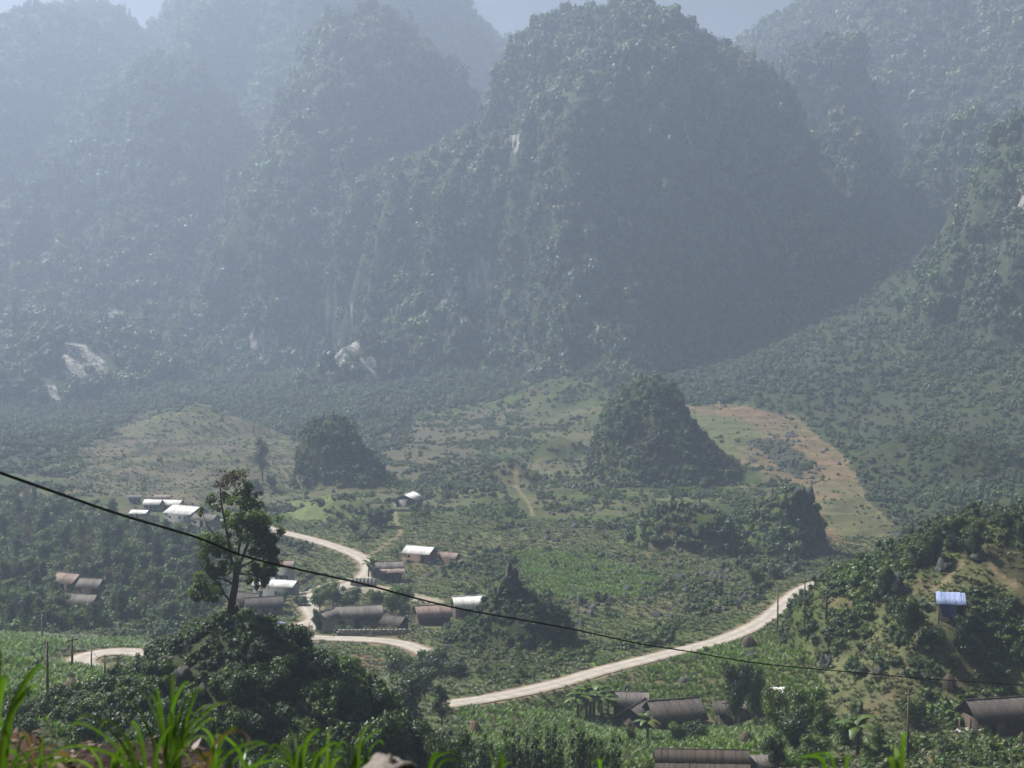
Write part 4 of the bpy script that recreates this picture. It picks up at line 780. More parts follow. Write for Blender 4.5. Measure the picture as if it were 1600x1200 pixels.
haystack(722, 884, 1.4, 1.6, 'brown heap right of the small shed on the slope', 'straw_gold', None)
#@ENDBUILD
proto_coll('p_shrub', [crown_mesh('shrub_crown', lobes_round(s + 20, 5), 170, .30, s + 20, asp=.5) for s in range(6)], M['shrub'])
proto_coll('p_dark', [crown_mesh('shrub_crown', lobes_round(s + 40, 6), 260, .22, s + 40, asp=.5) for s in range(4)], M['dark_leaf'])
proto_coll('p_knoll', [crown_mesh('shrub_crown', lobes_round(s + 140, 6), 260, .22, s + 140, asp=.5) for s in range(6)], [M['dark_leaf'], M['dark_leaf'], M['shrub'], M['dark_leaf'], M['bright_leaf'], M['dark_leaf']])
def tuft_mesh(seed, n=16, h=.6, spread=.35, w=.05, name='tuft'):
    rng = np.random.default_rng(seed); V = []; Fq = []
    for i in range(n):
        a = rng.random() * 6.28; o = rng.random() * spread * .4; d = np.array([math.cos(a), math.sin(a), 0]); sd = np.array([-d[1], d[0], 0]) * w; hh = h * (.6 + .6 * rng.random()); lean = spread * (.4 + rng.random())
        p0 = d * o; p1 = p0 + d * lean * .4 + [0, 0, hh * .65]; p2 = p0 + d * lean * 1.2 + [0, 0, hh * (.75 + .3 * rng.random())]; b = len(V)
        V += [p0 - sd * .6, p0 + sd * .6, p1 + sd, p1 - sd, p2]; Fq.append((b, b + 1, b + 2, b + 3)); Fq.append((b + 3, b + 2, b + 4, b + 4))
    f4 = [f for f in Fq if f[2] != f[3]]; f3 = [f[:3] for f in Fq if f[2] == f[3]]; mb = MB(); mb.add(V, f3, f4); return mb.mesh(name)
proto_coll('p_crop', [tuft_mesh(s, 12, 1.0, .55, .07, 'crop_tuft') for s in range(4)], M['crop'])
M['grass'] = leaf_mat('dry and green grass', [(.075, .105, .030), (.10, .125, .04), (.13, .12, .055), (.06, .09, .028)], trans=.3, patch=6)
proto_coll('p_grass', [tuft_mesh(s + 9, 22, .55, .6, .06, 'grass_tuft') for s in range(4)], M['grass'])
def rock_mesh(seed, sub=2, spike=1.0, name='rock'):
    rng = np.random.default_rng(seed); ic = {1: ICO1, 2: ICO2, 3: ICO3}[sub]; V = ic[0].copy(); o = rng.random(3) * 50
    n1 = fbm(V[:, 0] * .9 + o[0], V[:, 1] * .9 + o[1], V[:, 2] * .9 + o[2], s=seed, o=3); rdg = 1 - np.abs(fbm(V[:, 0] * 2.2 + o[0], V[:, 1] * 2.2 + o[1], V[:, 2] * 1.0, s=seed + 3, o=4)) * 1.6
    V *= (.75 + n1 * .35 + np.clip(rdg, -.4, 1) * .35)[:, None]; up = np.maximum(V[:, 2], 0)
    V[:, 2] += up * spike * .75 * np.clip(vnoise(V[:, 0] * 2.6 + o[1], V[:, 1] * 2.6 + o[2], s=seed + 9) + .15, -.35, .7); V += rng.normal(size=V.shape) * .035
    mb = MB(); mb.add(V, f3=ic[1]); return mb.mesh(name)
proto_coll('p_rock', [rock_mesh(s, 2, .6 + .25 * s) for s in range(6)], M['rock'])
# forest that runs down from the mountains over the foot slopes
GL = GROAD > .8
below = gpy < np.interp(gpx, FOREST_LINE[:, 0], FOREST_LINE[:, 1]) + fbm(gcx / 25, gcy / 25, s=401) * 14
forest_g = below & (gcy > 420) & (HILL < 0) & ~zmask('terraces_right', 'terraces_left', 'terrace_grass', 'terrace_grass2')
hillforest = np.isin(HILL, [11]) & below
dn = sstep(-.5, .2, fbm(gcx / 18, gcy / 18, s=402)); gul = zmask('gully') | (pmask([(1180, 480), (1330, 380), (1440, 400), (1420, 560), (1380, 700), (1200, 640)]) & (gcy > 480))
X, Y, Z, rng = sample((forest_g | hillforest) * (.045 + .05 * dn) * np.where(gul, .5, 1), 1, 130000)
m = len(X); sc = (1.3 + 1.5 * rng.random(m) ** 1.5) * (.8 + .35 * (Y > 700)); scl = np.c_[sc, sc, sc * (.8 + .6 * rng.random(m))]
scatter('forest', 'forest spreading over the slopes at the foot of the mountains', None, np.c_[X, Y, Z - sc * .2], rng.random(m) * 6.28, scl, np.where(rng.random(m) < .93, rng.integers(0, 6, m), rng.integers(6, 8, m)), PROTO['p_forest'])
# thickets wrapped round the small karst hills
steep = np.isin(HILL, [13, 14, 15, 16]); X, Y, Z, rng = sample(steep * np.where(HILL == 16, .26, .30), 2, 30000); m = len(X); sc = .8 + 1.7 * rng.random(m) ** 1.8
scatter('thicket', 'green thicket clothing the small karst hills in the valley', None, np.c_[X, Y, Z - sc * .35], rng.random(m) * 6.28, np.c_[sc, sc, sc * (.8 + .5 * rng.random(m))], rng.integers(0, 8, m), PROTO['p_forest'])
near_h = np.isin(HILL, [18, 19]); X, Y, Z, rng = sample(near_h * .95, 3, 40000); m = len(X); sc = .45 + .8 * rng.random(m) ** 1.8
scatter('thicket', 'dark bushes covering the near knoll and the pointed hill', None, np.c_[X, Y, Z - sc * .35], rng.random(m) * 6.28, np.c_[sc, sc, sc * (.8 + .5 * rng.random(m))], rng.integers(0, 6, m), PROTO['p_knoll'])
# scrub of the valley floor
open_ = zmask('terraces_right', 'terraces_left', 'terrace_grass', 'terrace_grass2', 'yard', 'paddy', 'path_soil'); field = zmask('field_mid') | pmask([(-50, 985), (120, 1000), (230, 1000), (200, 1060), (140, 1150), (-50, 1160)]) | (pmask([(720, 1100), (900, 1070), (1050, 1030), (1200, 990), (1260, 1010), (1300, 1100), (1300, 1200), (720, 1200)]))
cl = sstep(-.05, .5, .8 * fbm(gcx / 10, gcy / 10, s=403) + .6 * fbm(gcx / 36, gcy / 36, s=404)); scrub = (~forest_g) & (~steep) & (~near_h) & GL & (gcy > 110); tallok = (GROAD > 4.5)
X, Y, Z, rng = sample(scrub * np.where(open_, .006 + .05 * (cl > .6), np.where(field, .04 * cl, .03 + .42 * cl ** 1.2 + .10 * (HILL == 16))) * np.where((gcy < 265) & (gpx > 1290), 3.2, 1) * np.where(gcy < 300, 1.2, .8) * np.where(tallok, 1, .02), 4, 130000); m = len(X); sc = (.35 + 1.35 * rng.random(m) ** 2.2) * (.8 + .5 * sstep(0, .8, fbm(X / 12, Y / 12, s=420)))
scatter('scrub', 'low green scrub scattered over the valley floor', None, np.c_[X, Y, Z - sc * .25], rng.random(m) * 6.28, np.c_[sc, sc, sc * (.6 + .6 * rng.random(m))], rng.integers(0, 6, m), PROTO['p_shrub'])
patch = sstep(.12, .5, fbm(gcx / 14, gcy / 14, s=430) + .3 * fbm(gcx / 50, gcy / 50, s=431)) * (gcy > 262) * (~field) * (~open_) * tallok * scrub
X, Y, Z, rng = sample(patch * .12 + .12 * (.25 + cl) * ((HILL == 11) | (HILL > 20)) * scrub + .16 * ((HILL == 20) | ((gcy < 265) & (gpx > 1330) & (gpy < 1060))) * (~open_) * tallok, 41, 30000); m = len(X); sc = .7 + 1.3 * rng.random(m) ** 1.7
scatter('thicket', 'patches of taller dark bushes over the valley and the right hill', None, np.c_[X, Y, Z - sc * .3], rng.random(m) * 6.28, np.c_[sc, sc, sc * (.7 + .6 * rng.random(m))], rng.integers(0, 4, m), PROTO['p_dark'])
WOODP = [(-60, 770), (120, 782), (200, 826), (330, 838), (345, 900), (345, 960), (290, 985), (180, 985), (60, 992), (-60, 992)]
X, Y, Z, rng = sample(pmask(WOODP) * (gcy > 225) * (GROAD > 2) * .17, 42, 16000); m = len(X); sc = .8 + 1.3 * rng.random(m) ** 1.5
scatter('undergrowth', 'dense undergrowth filling the wood on the left', None, np.c_[X, Y, Z - sc * .3], rng.random(m) * 6.28, np.c_[sc, sc, sc * (.8 + .6 * rng.random(m))], rng.integers(0, 6, m), PROTO['p_shrub'])
# crops and grass
X, Y, Z, rng = sample(scrub * field * (GROAD > 3) * (gcy < 420) * 1.5 * (.5 + .5 * sstep(-.3, .2, fbm(gcx / 6, gcy / 6, s=405))), 5, 70000); m = len(X); sc = .55 + .5 * rng.random(m)
scatter('crops', 'rows of leafy green crops on the valley fields', None, np.c_[X, Y, Z - .05], rng.random(m) * 6.28, sc, rng.integers(0, 4, m), PROTO['p_crop'])
X, Y, Z, rng = sample(zmask('paddy') * 6., 6, 12000); m = len(X)
scatter('crops', 'bright green seedling bed beside the gravel road', None, np.c_[X, Y, Z - .05], rng.random(m) * 6.28, .45 + .2 * rng.random(m), rng.integers(0, 4, m), PROTO['p_crop'])
X, Y, Z, rng = sample(scrub * (gcy < 420) * (~zmask('yard')) * .8, 7, 70000); m = len(X)
scatter('grass', 'rough grass between the scrub', None, np.c_[X, Y, Z - .05], rng.random(m) * 6.28, .5 + .6 * rng.random(m), rng.integers(0, 4, m), PROTO['p_grass'])
X, Y, Z, rng = sample((zmask('terraces_left') + .35 * zmask('terraces_right', 'terrace_grass', 'terrace_grass2')) * .16 * (.3 + cl), 43, 30000); m = len(X)
scatter('stubble', 'tufts of dry and green growth on the old terraces', None, np.c_[X, Y, Z - .05], rng.random(m) * 6.28, .7 + 1.3 * rng.random(m) ** 2, rng.integers(0, 4, m), PROTO['p_grass'])
# limestone outcrops
ROCKY = [([(880, 905), (1000, 880), (1130, 895), (1290, 880), (1290, 905), (1220, 925), (1100, 965), (960, 990), (890, 990)], .10), ([(1165, 690), (1240, 675), (1275, 725), (1290, 760), (1230, 752), (1170, 720)], .16),
 ([(640, 740), (800, 690), (930, 720), (960, 800), (900, 860), (700, 850), (650, 800)], .045), ([(1270, 500), (1420, 480), (1400, 640), (1280, 650), (1180, 600)], .03), ([(1290, 900), (1440, 880), (1420, 1000), (1290, 970)], .09), ([(1300, 700), (1420, 760), (1420, 860), (1340, 800)], .04),
 ([(600, 1020), (700, 980), (760, 1060), (640, 1060)], .05), ([(900, 1030), (1300, 1000), (1300, 1060), (980, 1090)], .02), ([(1500, 860), (1600, 850), (1600, 900), (1530, 890)], .10), ([(180, 1020), (480, 990), (560, 1060), (500, 1120), (150, 1120)], .03), ([(930, 820), (1180, 790), (1290, 850), (1280, 890), (930, 890)], .035)]
rk = np.zeros(gcx.shape)
for poly, dd in ROCKY: rk = np.maximum(rk, pmask(poly) * dd)
rk = (rk * 3.2 * sstep(-.1, .5, fbm(gcx / 8, gcy / 8, s=406)) + .0035 * (~forest_g)) * (GROAD > 2.2) * (gcy > 110) * (gcy < 900)
X, Y, Z, rng = sample(rk, 8, 34000); m = len(X); sc = .16 + .95 * rng.random(m) ** 2.4
scatter('rocks', 'dark jagged limestone rocks strewn over the scrubland', None, np.c_[X, Y, Z - sc * .2], np.c_[(rng.random((m, 2)) - .5) * .5, rng.random(m) * 6.28], np.c_[sc * (.8 + .5 * rng.random(m)), sc, sc], rng.integers(0, 6, m), PROTO['p_rock'])
#@THINGS
HERO_X = P(362, 975, 122)[0]
# ------------------------------------------------------------------ trees one can tell apart
def limb(mb, a, b, r0, r1, rng, n=5, wob=.06, seg=6):
    a, b = np.array(a, float), np.array(b, float); t = np.linspace(0, 1, n)[:, None]; L = np.linalg.norm(b - a); pts = a + (b - a) * t + rng.normal(size=(n, 3)) * wob * L * np.sin(t * np.pi) * .6; mb.tube(pts, np.linspace(r0, r1, n), seg, False); return pts
def tree_meshes(kind, seed):
    rng = np.random.default_rng(seed); tm = MB()
    if kind == 'round': H = 6.; lob = [(0, 0, 3.5, 1.6, .9), (.2, -.1, 2.1, 1.3, .9)] + [(math.cos(a) * q, math.sin(a) * q, 1.3 + 3.6 * rng.random(), .7 + .6 * rng.random(), .85) for a, q in [(rng.random() * 6.28, .8 + 1.2 * rng.random()) for _ in range(11)]]; cr = crown_mesh('crown', lob, 4200, .30, seed, .62, .65, .35, 1, .55); top = 3.0
    elif kind == 'tall': H = 8.; lob = [(rng.normal() * .5, rng.normal() * .5, 2.5 + k * .62, .55 + .55 * math.sin((k + 1) / 10 * 3.1), .9) for k in range(9)] + [(math.cos(a) * 1.1, math.sin(a) * 1.1, 3 + 3.6 * rng.random(), .55, .8) for a in rng.random(7) * 6.28]; cr = crown_mesh('crown', lob, 3200, .28, seed, .55, .7, .3, 1, .5); top = 6.5
    elif kind == 'sparse': H = 7.; lob = [(math.cos(a) * q, math.sin(a) * q, 3.0 + 3.6 * rng.random(), .45 + .5 * rng.random(), .8) for a, q in [(rng.random() * 6.28, .3 + 1.6 * rng.random()) for _ in range(14)]]; cr = crown_mesh('crown', lob, 1700, .26, seed, 0, .9, .2, 1, .45); top = 5.
    elif kind == 'bush': H = 2.4; lob = [(0, 0, .9, 1.0, .9)] + [(math.cos(a) * q, math.sin(a) * q, .5 + 1.1 * rng.random(), .45 + .4 * rng.random(), .8) for a, q in [(rng.random() * 6.28, .5 + .8 * rng.random()) for _ in range(8)]]; cr = crown_mesh('crown', lob, 2200, .21, seed, .62, .65, .35, 1, .6); top = .8
    elif kind == 'plume': H = 5.; lob = []; 
    if kind == 'plume':
        for k in range(9):
            a = rng.random() * 6.28; q = .2 + 1.1 * rng.random(); hh = 2.6 + 2.0 * rng.random()
            for j in range(6): t = j / 5; lob.append((math.cos(a) * q * (1 + t * .6), math.sin(a) * q * (1 + t * .6), .5 + hh * t, .62 * (1 - .55 * t) + .05, 1.2))
        cr = crown_mesh('crown', lob, 5200, .26, seed, .5, .9, .1, 1, .28); top = 3.
    k = len(lob); limb(tm, (0, 0, -.6), (.1, .05, top * .55), .16 * H / 6, .11 * H / 6, rng, 6, .03, 8)
    for i in rng.choice(k, min(k, 9), replace=False): x, y, z, r, s = lob[i]; limb(tm, (.08, .04, top * (.3 + .3 * rng.random())), (x * .85, y * .85, z), .075 * H / 6, .02, rng, 5, .1, 5)
    return tm.mesh('trunk', True), cr
KIND_MAT = {'round': 'shrub', 'tall': 'dark_leaf', 'sparse': 'brown_leaf', 'bush': 'shrub', 'plume': 'dark_leaf'}
PROT = {}
def tree(kind, var, loc, s, label, group=None, matk=None, sz=1.0, name=None, cat='tree'):
    mk = matk or KIND_MAT[kind]; key = (kind, var, mk)
    if key not in PROT:
        base = PROT.get((kind, var)) or tree_meshes(kind, 500 + var * 31 + len(kind) * 7); PROT[(kind, var)] = base
        tm = base[0]; cr = base[1].copy(); cr.name = 'crown'
        if not tm.materials: tm.materials.append(M['bark'])
        cr.materials.clear(); cr.materials.append(M[mk]); PROT[key] = (tm, cr)
    tm, cr = PROT[key]; nm = name or {'round': 'broadleaf_tree', 'tall': 'tall_tree', 'sparse': 'sparse_tree', 'bush': 'bush', 'plume': 'bamboo_clump'}[kind]
    root = empty(nm, loc, random.random() * 6.28, label, cat if kind not in ('bush', 'plume') else {'bush': 'bush', 'plume': 'bamboo'}[kind], group); root.scale = (s, s, s * sz)
    if kind != 'bush': child('trunk', tm, root)
    child('crown', cr, root); return root
def put(px, py, kind, s, label, d=None, **k):
    p = spot(px, py, d); return tree(kind, k.pop('var', int(px) % 3), p, s, label, **k)
rw = random.Random(21)
WOODP = [(-60, 770), (120, 782), (200, 826), (330, 838), (345, 900), (345, 960), (290, 985), (180, 985), (60, 992), (-60, 992)]
LBL = {'round': ('green rounded tree in the wood on the left of the valley', 'rounded trees of the left wood'), 'tall': ('dark tall tree in the wood on the left of the valley', 'tall dark trees of the left wood'), 'sparse': ('brownish thin-leaved tree in the wood on the left', 'brownish trees of the left wood'), 'bush': ('low leafy bush at the edge of the left wood', 'bushes of the left wood'), 'plume': ('feathery bamboo clump in the wood on the left', 'bamboo clumps of the left wood')}
cnt = 0; pts_used = []
houses_px = [(108, 921), (143, 923), (128, 948), (292, 813), (268, 806), (219, 811), (240, 803), (322, 822)]
for t in range(3000):
    if cnt >= 150: break
    px, py = rw.uniform(-60, 345), rw.uniform(770, 992)
    if not inpoly(np.array([px]), np.array([py]), WOODP)[0]: continue
    if any(abs(px - a) < 24 and -6 < py - b < 34 for a, b in houses_px): continue
    p = spot(px, py)
    if any(math.hypot(p[0] - a, p[1] - b) < c for a, b, c in pts_used): continue
    k = rw.choices(['round', 'tall', 'sparse', 'bush', 'plume'], [5, 4, 2.2 if 100 < px < 290 and py < 900 else .6, 1.5, 1])[0]; s = rw.uniform(.6, 1.15) * (1.6 if k == 'bush' else 1)
    if py > 930: s *= .85
    pts_used.append((p[0], p[1], 2.6 * s)); tree(k, rw.randrange(3), p, s, LBL[k][0], LBL[k][1], matk='brown_leaf' if k == 'plume' and rw.random() < .5 else ('bright_leaf' if k == 'round' and rw.random() < .2 else None)); cnt += 1
# solitary ones further off
put(410, 752, 'tall', 1.7, 'slender tall tree standing alone before the left terraces', sz=1.25, var=1, matk='forest'); put(424, 762, 'round', .9, 'round tree at the foot of the slender tall tree', matk='forest'); put(398, 764, 'bush', 1.8, 'bush left of the slender tall tree', matk='forest')
put(586, 826, 'round', 1.0, 'dark round tree pair on the slope left of the footpath, left one', matk='dark_leaf'); put(601, 824, 'round', 1.05, 'dark round tree right beside the footpath to the white house', matk='dark_leaf', var=1); put(555, 838, 'round', .8, 'dark tree on the meadow slope above the road curve', matk='dark_leaf', var=2)
put(500, 955, 'round', .85, 'green tree on the corner of the bare yard', var=2); put(520, 948, 'round', .95, 'leafy tree behind the gate house', var=0); put(548, 952, 'round', .9, 'leafy tree directly behind the long house roof, left', var=1); put(585, 955, 'round', .8, 'leafy tree behind the middle of the long house', var=2); put(612, 958, 'round', .95, 'spreading tree behind the right end of the long house', var=0); put(632, 950, 'round', .9, 'tree behind the pale pole by the brown barn', var=1)
put(494, 992, 'tall', .55, 'slim tree inside the curve of the lane', 272, var=0, matk='shrub'); put(441, 945, 'round', .55, 'small round tree in front of the long white-roofed shed', 296, matk='dark_leaf'); put(470, 948, 'bush', 1.1, 'bush beside the bare yard', 296)
for i, (px, py) in enumerate([(528, 990), (545, 993), (573, 991), (597, 992), (618, 994)]): put(px, py, 'bush', .75, 'bush hanging over the yard wall of the long house, number in the row not told apart'.replace(', number in the row not told apart', ''), 271.5, group='bushes over the yard wall')
put(1180, 920, 'round', .8, 'dark tree on the rocky ground behind the main road', matk='dark_leaf', var=2); put(1212, 905, 'bush', 1.5, 'dark bush left of the poles behind the road', matk='dark_leaf')
# near trees below the view point (given their own distance: they stand on the falling slope)
NEAR = [ # px of trunk, py of crown top, distance, kind, scale, material, label
 (628, 1048, 178, 'round', 1.25, 'dark_leaf', 'dark rounded tree left of the road start'), (690, 1066, 183, 'tall', .62, 'dark_leaf', 'small dark tree right beside the road start'),
 (530, 1076, 118, 'round', 1.0, 'bright_leaf', 'sunlit pale green tree in the near thicket'), (588, 1102, 112, 'round', .95, 'shrub', 'green tree right of the sunlit pale one'), (470, 1118, 98, 'round', .8, 'shrub', 'green tree low in the near thicket, left of centre'),
 (420, 1060, 116, 'round', .85, 'dark_leaf', 'dark tree on the right flank of the near knoll'), (650, 1108, 122, 'round', .9, 'dark_leaf', 'dark green tree in the thicket below the road start'), (700, 1130, 118, 'round', .8, 'shrub', 'green tree below the pale pole'), (560, 1150, 88, 'bush', 1.3, 'bright_leaf', 'bright bush behind the near grass'), (640, 1160, 92, 'bush', 1.4, 'dark_leaf', 'dark bush above the foreground rock'),
 (490, 1040, 122, 'bush', 1.4, 'dark_leaf', 'dark bush at the right foot of the near knoll'), (350, 1100, 100, 'round', .7, 'dark_leaf', 'dark tree in front of the near knoll'), (250, 1085, 98, 'bush', 1.5, 'dark_leaf', 'dark bush left in front of the near knoll'), (140, 1100, 112, 'bush', 1.5, 'dark_leaf', 'black-green bush below the haystacks'), (170, 1085, 120, 'bush', 1.2, 'dark_leaf', 'dark bush right of the haystacks'),
 (760, 1150, 128, 'plume', .8, 'dark_leaf', 'leftmost bamboo clump of the near row'), (812, 1142, 130, 'plume', .9, 'dark_leaf', 'second bamboo clump from the left in the near row'), (862, 1136, 131, 'plume', .95, 'dark_leaf', 'middle bamboo clump of the near row'), (908, 1128, 133, 'plume', 1.0, 'dark_leaf', 'tallest bamboo clump left of the tiled roof'), (955, 1136, 130, 'plume', .9, 'dark_leaf', 'rightmost bamboo clump next to the tiled roof'), (790, 1168, 112, 'plume', .75, 'shrub', 'green bamboo clump in front of the near row, left'), (880, 1166, 112, 'plume', .8, 'dark_leaf', 'dark bamboo clump in front of the near row, right'), (1000, 1156, 128, 'round', .6, 'shrub', 'green tree at the left end of the tiled roof'),
 (1055, 1128, 176, 'round', .55, 'shrub', 'small tree in front of the dark farmhouse'), (1085, 1124, 180, 'bush', 1.2, 'dark_leaf', 'bush right in front of the dark farmhouse'), (985, 1128, 178, 'tall', .42, 'shrub', 'thin young tree below the farm wing'),
 (1150, 1010, 203, 'round', .95, 'dark_leaf', 'broad dark tree in the fields above the plank hut'), (1175, 1022, 207, 'round', .8, 'shrub', 'tree right of the broad dark one'), (1215, 1060, 186, 'round', .85, 'shrub', 'leafy tree over the pale awning'), (1258, 1068, 172, 'round', 1.0, 'shrub', 'large leafy tree right of the pale awning'), (1238, 1100, 160, 'round', .95, 'dark_leaf', 'large dark tree left in the lower right group'), (1290, 1092, 164, 'tall', .75, 'shrub', 'upright tree in the lower right group'), (1322, 1118, 158, 'round', .75, 'shrub', 'round tree at the right of the lower right group'), (1268, 1140, 150, 'round', .75, 'shrub', 'lowest tree of the lower right group'), (1210, 1140, 150, 'round', .6, 'dark_leaf', 'small dark tree above the grey lean-to'),
 (1372, 1128, 160, 'tall', .5, 'bright_leaf', 'thin yellowish young tree left of the leaning pole'), (1482, 1150, 152, 'round', .5, 'dark_leaf', 'small dark tree by the field path'), (1430, 1040, 190, 'bush', 1.2, 'shrub', 'bush in the field above the leaning pole'),
 (1420, 928, 205, 'round', .75, 'dark_leaf', 'dark tree left of the tarpaulin hut'), (1505, 925, 204, 'round', .6, 'dark_leaf', 'dark tree behind the tarpaulin hut'), (1575, 935, 214, 'round', .7, 'dark_leaf', 'dark tree right of the tarpaulin hut'), (1512, 985, 205, 'bush', 1.6, 'dark_leaf', 'dark bush just below the tarpaulin hut'), (1452, 975, 206, 'bush', 1.6, 'dark_leaf', 'dark bush beside the small cliff on the right hill'), (1604, 985, 205, 'round', .7, 'dark_leaf', 'shaded tree cut by the right edge'),
]
def near_tree(px, pt, d, kind, s, mk, lab, i=0):
    p = np.array(P(px, pt, d)); H = {'round': 5.9, 'tall': 8.2, 'sparse': 7, 'bush': 2.3, 'plume': 4.9}[kind] * s; g = gz1(p[0], p[1]); base = p[2] - H
    sz = 1.0
    if base > g: sz = min(1.8, (p[2] - g) / H)
    tree(kind, i % 3, (p[0], p[1], min(g, p[2] - H * sz) if base > g else max(base, g - .6 * H)), s, lab, None, mk, sz); KEEP_OUT.append((p[0], p[1], 1.0))
for i, a in enumerate(NEAR): near_tree(*a, i)
for i, (px, py, k, sc_, lab) in enumerate([(676, 1050, 'bush', 1.9, 'bush where the lane goes behind the pointed hill'), (690, 1040, 'round', .6, 'small tree covering the hidden end of the lane'), (664, 1062, 'bush', 1.8, 'bush between the lane and the lower road'), (645, 1068, 'round', .6, 'small tree left of the lower road start'), (705, 1058, 'bush', 1.6, 'bush at the left foot of the pointed hill'), (660, 1078, 'bush', 1.7, 'bush just above the left end of the lower road'), (625, 1060, 'bush', 1.9, 'bush below the brown field')]): put(px, py, k, sc_, lab, matk='dark_leaf', var=i % 3)
rl = random.Random(4)
TOPL = [('round', 'dark_leaf'), ('round', 'shrub'), ('bush', 'dark_leaf')]
for i in range(34):
    px = 1385 + i * 7.0 + rl.uniform(-6, 6); top = np.interp(px, [1300, 1400, 1440, 1475, 1510, 1560, 1640], [900, 862, 838, 815, 798, 798, 796]); k, mk = rl.choice(TOPL); s = rl.uniform(.4, .62) * (1.9 if k == 'bush' else 1)
    near_tree(px, top + rl.uniform(-6, 16), rl.uniform(222, 238), k, s, mk, 'bushy tree on the crest of the right hill', i); bpy.context.scene.objects  # crest
    o = [o for o in COL.objects if o.get('label') == 'bushy tree on the crest of the right hill'][-1]; o['group'] = 'bushy trees on the crest of the right hill'
for i in range(60):
    a = rl.random() * 6.28; q = rl.random() ** .7 * 30; x, y = PEAKS[19].x + math.cos(a) * q, PEAKS[19].d + math.sin(a) * q * .9
    if abs(x - HERO_X) < 2.2 and y < 123: continue
    k = rl.choice(['bush', 'bush', 'round']); s = rl.uniform(.6, 1.15) if k == 'bush' else rl.uniform(.28, .42)
    tree(k, i % 3, (x, y, gz1(x, y) - .3), s, {'bush': 'dark bush growing on the near knoll', 'round': 'little tree growing on the near knoll'}[k], {'bush': 'bushes on the near knoll', 'round': 'little trees on the near knoll'}[k], rl.choice(['dark_leaf', 'dark_leaf', 'shrub']))
for i in range(46):
    px, d = rl.uniform(330, 1010), rl.uniform(84, 150); top = np.interp(px, [330, 450, 560, 700, 850, 1010], [1120, 1110, 1120, 1130, 1165, 1180]) + rl.uniform(0, 60) + (150 - d) * .25
    if 690 < px < 760 and top < 1150: continue
    k = rl.choice(['bush', 'round', 'bush']); s = rl.uniform(.9, 1.5) if k == 'bush' else rl.uniform(.45, .7)
    p = P(px, top, d); x, y = p[0], p[1]; H = (2.3 if k == 'bush' else 5.9) * s; g = gz1(x, y); sz = min(2.0, max(1, (p[2] - g) / H))
    tree(k, i % 3, (x, y, max(g - .2, p[2] - H * sz) if p[2] - H * sz < g else p[2] - H * sz), s, {'bush': 'bush in the dense thicket below the view point', 'round': 'small tree in the dense thicket below the view point'}[k], {'bush': 'bushes of the near thicket', 'round': 'small trees of the near thicket'}[k], rl.choice(['dark_leaf', 'shrub', 'dark_leaf', 'bright_leaf']), sz)
# ------------------------------------------------------------------ banana plants
def banana_leaf(seed):
    rng = np.random.default_rng(seed); n = 9; t = np.linspace(0, 1, n); L = 2.1; x = L * (t * .8); z = L * (.75 * t - .85 * t ** 2.2); w = .36 * np.sin(np.pi * np.clip(t * .9 + .08, 0, 1)) ** .6; V = []
    for i in range(n): V += [(x[i], -w[i] * (1 + .15 * rng.normal()), z[i] - .10 * w[i] / .3), (x[i], 0, z[i] + .03), (x[i], w[i] * (1 + .15 * rng.normal()), z[i] - .10 * w[i] / .3)]
    mb = MB(); mb.add(V, f4=grid_faces(n, 3)); me = mb.mesh('leaf'); me.materials.append(M['bright_leaf'] if seed % 2 else M['shrub']); return me
BL = [banana_leaf(s * 2) for s in range(3)]; mb = MB(); mb.tube([(0, 0, -.4), (0, 0, 1.2), (.03, 0, 2.3)], [.17, .13, .07], 8); BST = mb.mesh('stem', True); BST.materials.append(M['wood'])
def banana(px, py, s, label, d=None, group=None, n=8, top=None):
    p = spot(px, py, d); r = empty('banana_plant', p, rl.random() * 6.28, label, 'banana plant', group); r.scale = (s * 1.2, s * 1.2, s * 1.1); child('stem', BST, r)
    for k in range(n): child('leaf', BL[k % 3], r, (0, 0, 2.15 + .03 * k), (rl.uniform(-.2, .2), rl.uniform(-.95, .15), k * 2.4 + rl.uniform(-.3, .3)), (1, 1, 1))
for i, (px, py, s) in enumerate([(903, 1126, 1.1), (916, 1128, 1.3), (928, 1124, 1.25), (940, 1127, 1.2), (922, 1120, 1.4), (908, 1118, 1.2), (950, 1122, 1.05), (935, 1115, 1.25)]): banana(px, py, s, 'banana plant in the clump left of the dark farmhouse', None, 'banana plants left of the farmhouse')
banana(1012, 1160, 1.0, 'single banana plant in front of the farm wing', 178, n=7); banana(1340, 1178, 1.25, 'banana plant with drooping leaves in the lower right trees', 152, n=8); banana(583, 905, 1.3, 'banana plant beside the grey wall at the road bend', 330, n=7); banana(576, 906, 1.1, 'shorter banana plant nearest the road bend', 331, n=7)
# ------------------------------------------------------------------ limestone blocks one can tell apart
RM = [rock_mesh(70 + s, 3, .7 + .4 * (s % 3), 'rock') for s in range(5)]
for me in RM: me.materials.append(M['rock'])
def rock(px, py, s, label, d=None, group=None, sz=1.0, var=0):
    p = spot(px, py, d); o = bpy.data.objects.new('rock', RM[var % 5]); COL.objects.link(o); o.location = (p[0], p[1], p[2] - .2 * s); o.scale = (s, s, s * sz); o.rotation_euler.z = px % 6; tag(o, label, 'rock', group)
for i, (px, py, s, z) in enumerate([(1060, 905, 1.6, 1), (1010, 915, 1.4, .9), (985, 925, 1.5, .8), (1100, 900, 1.5, 1), (950, 940, 1.2, 1), (920, 950, 1.3, .9), (1140, 895, 1.2, 1.1), (1075, 925, 1.2, .8), (1180, 900, 1.1, 1), (1230, 900, 1.2, .8), (1120, 925, .8, 1), (905, 975, 1.1, .9), (925, 962, 1., .9)]): rock(px, py, s, 'dark limestone block in the rocky band behind the main road', None, 'limestone blocks behind the main road', z, i)
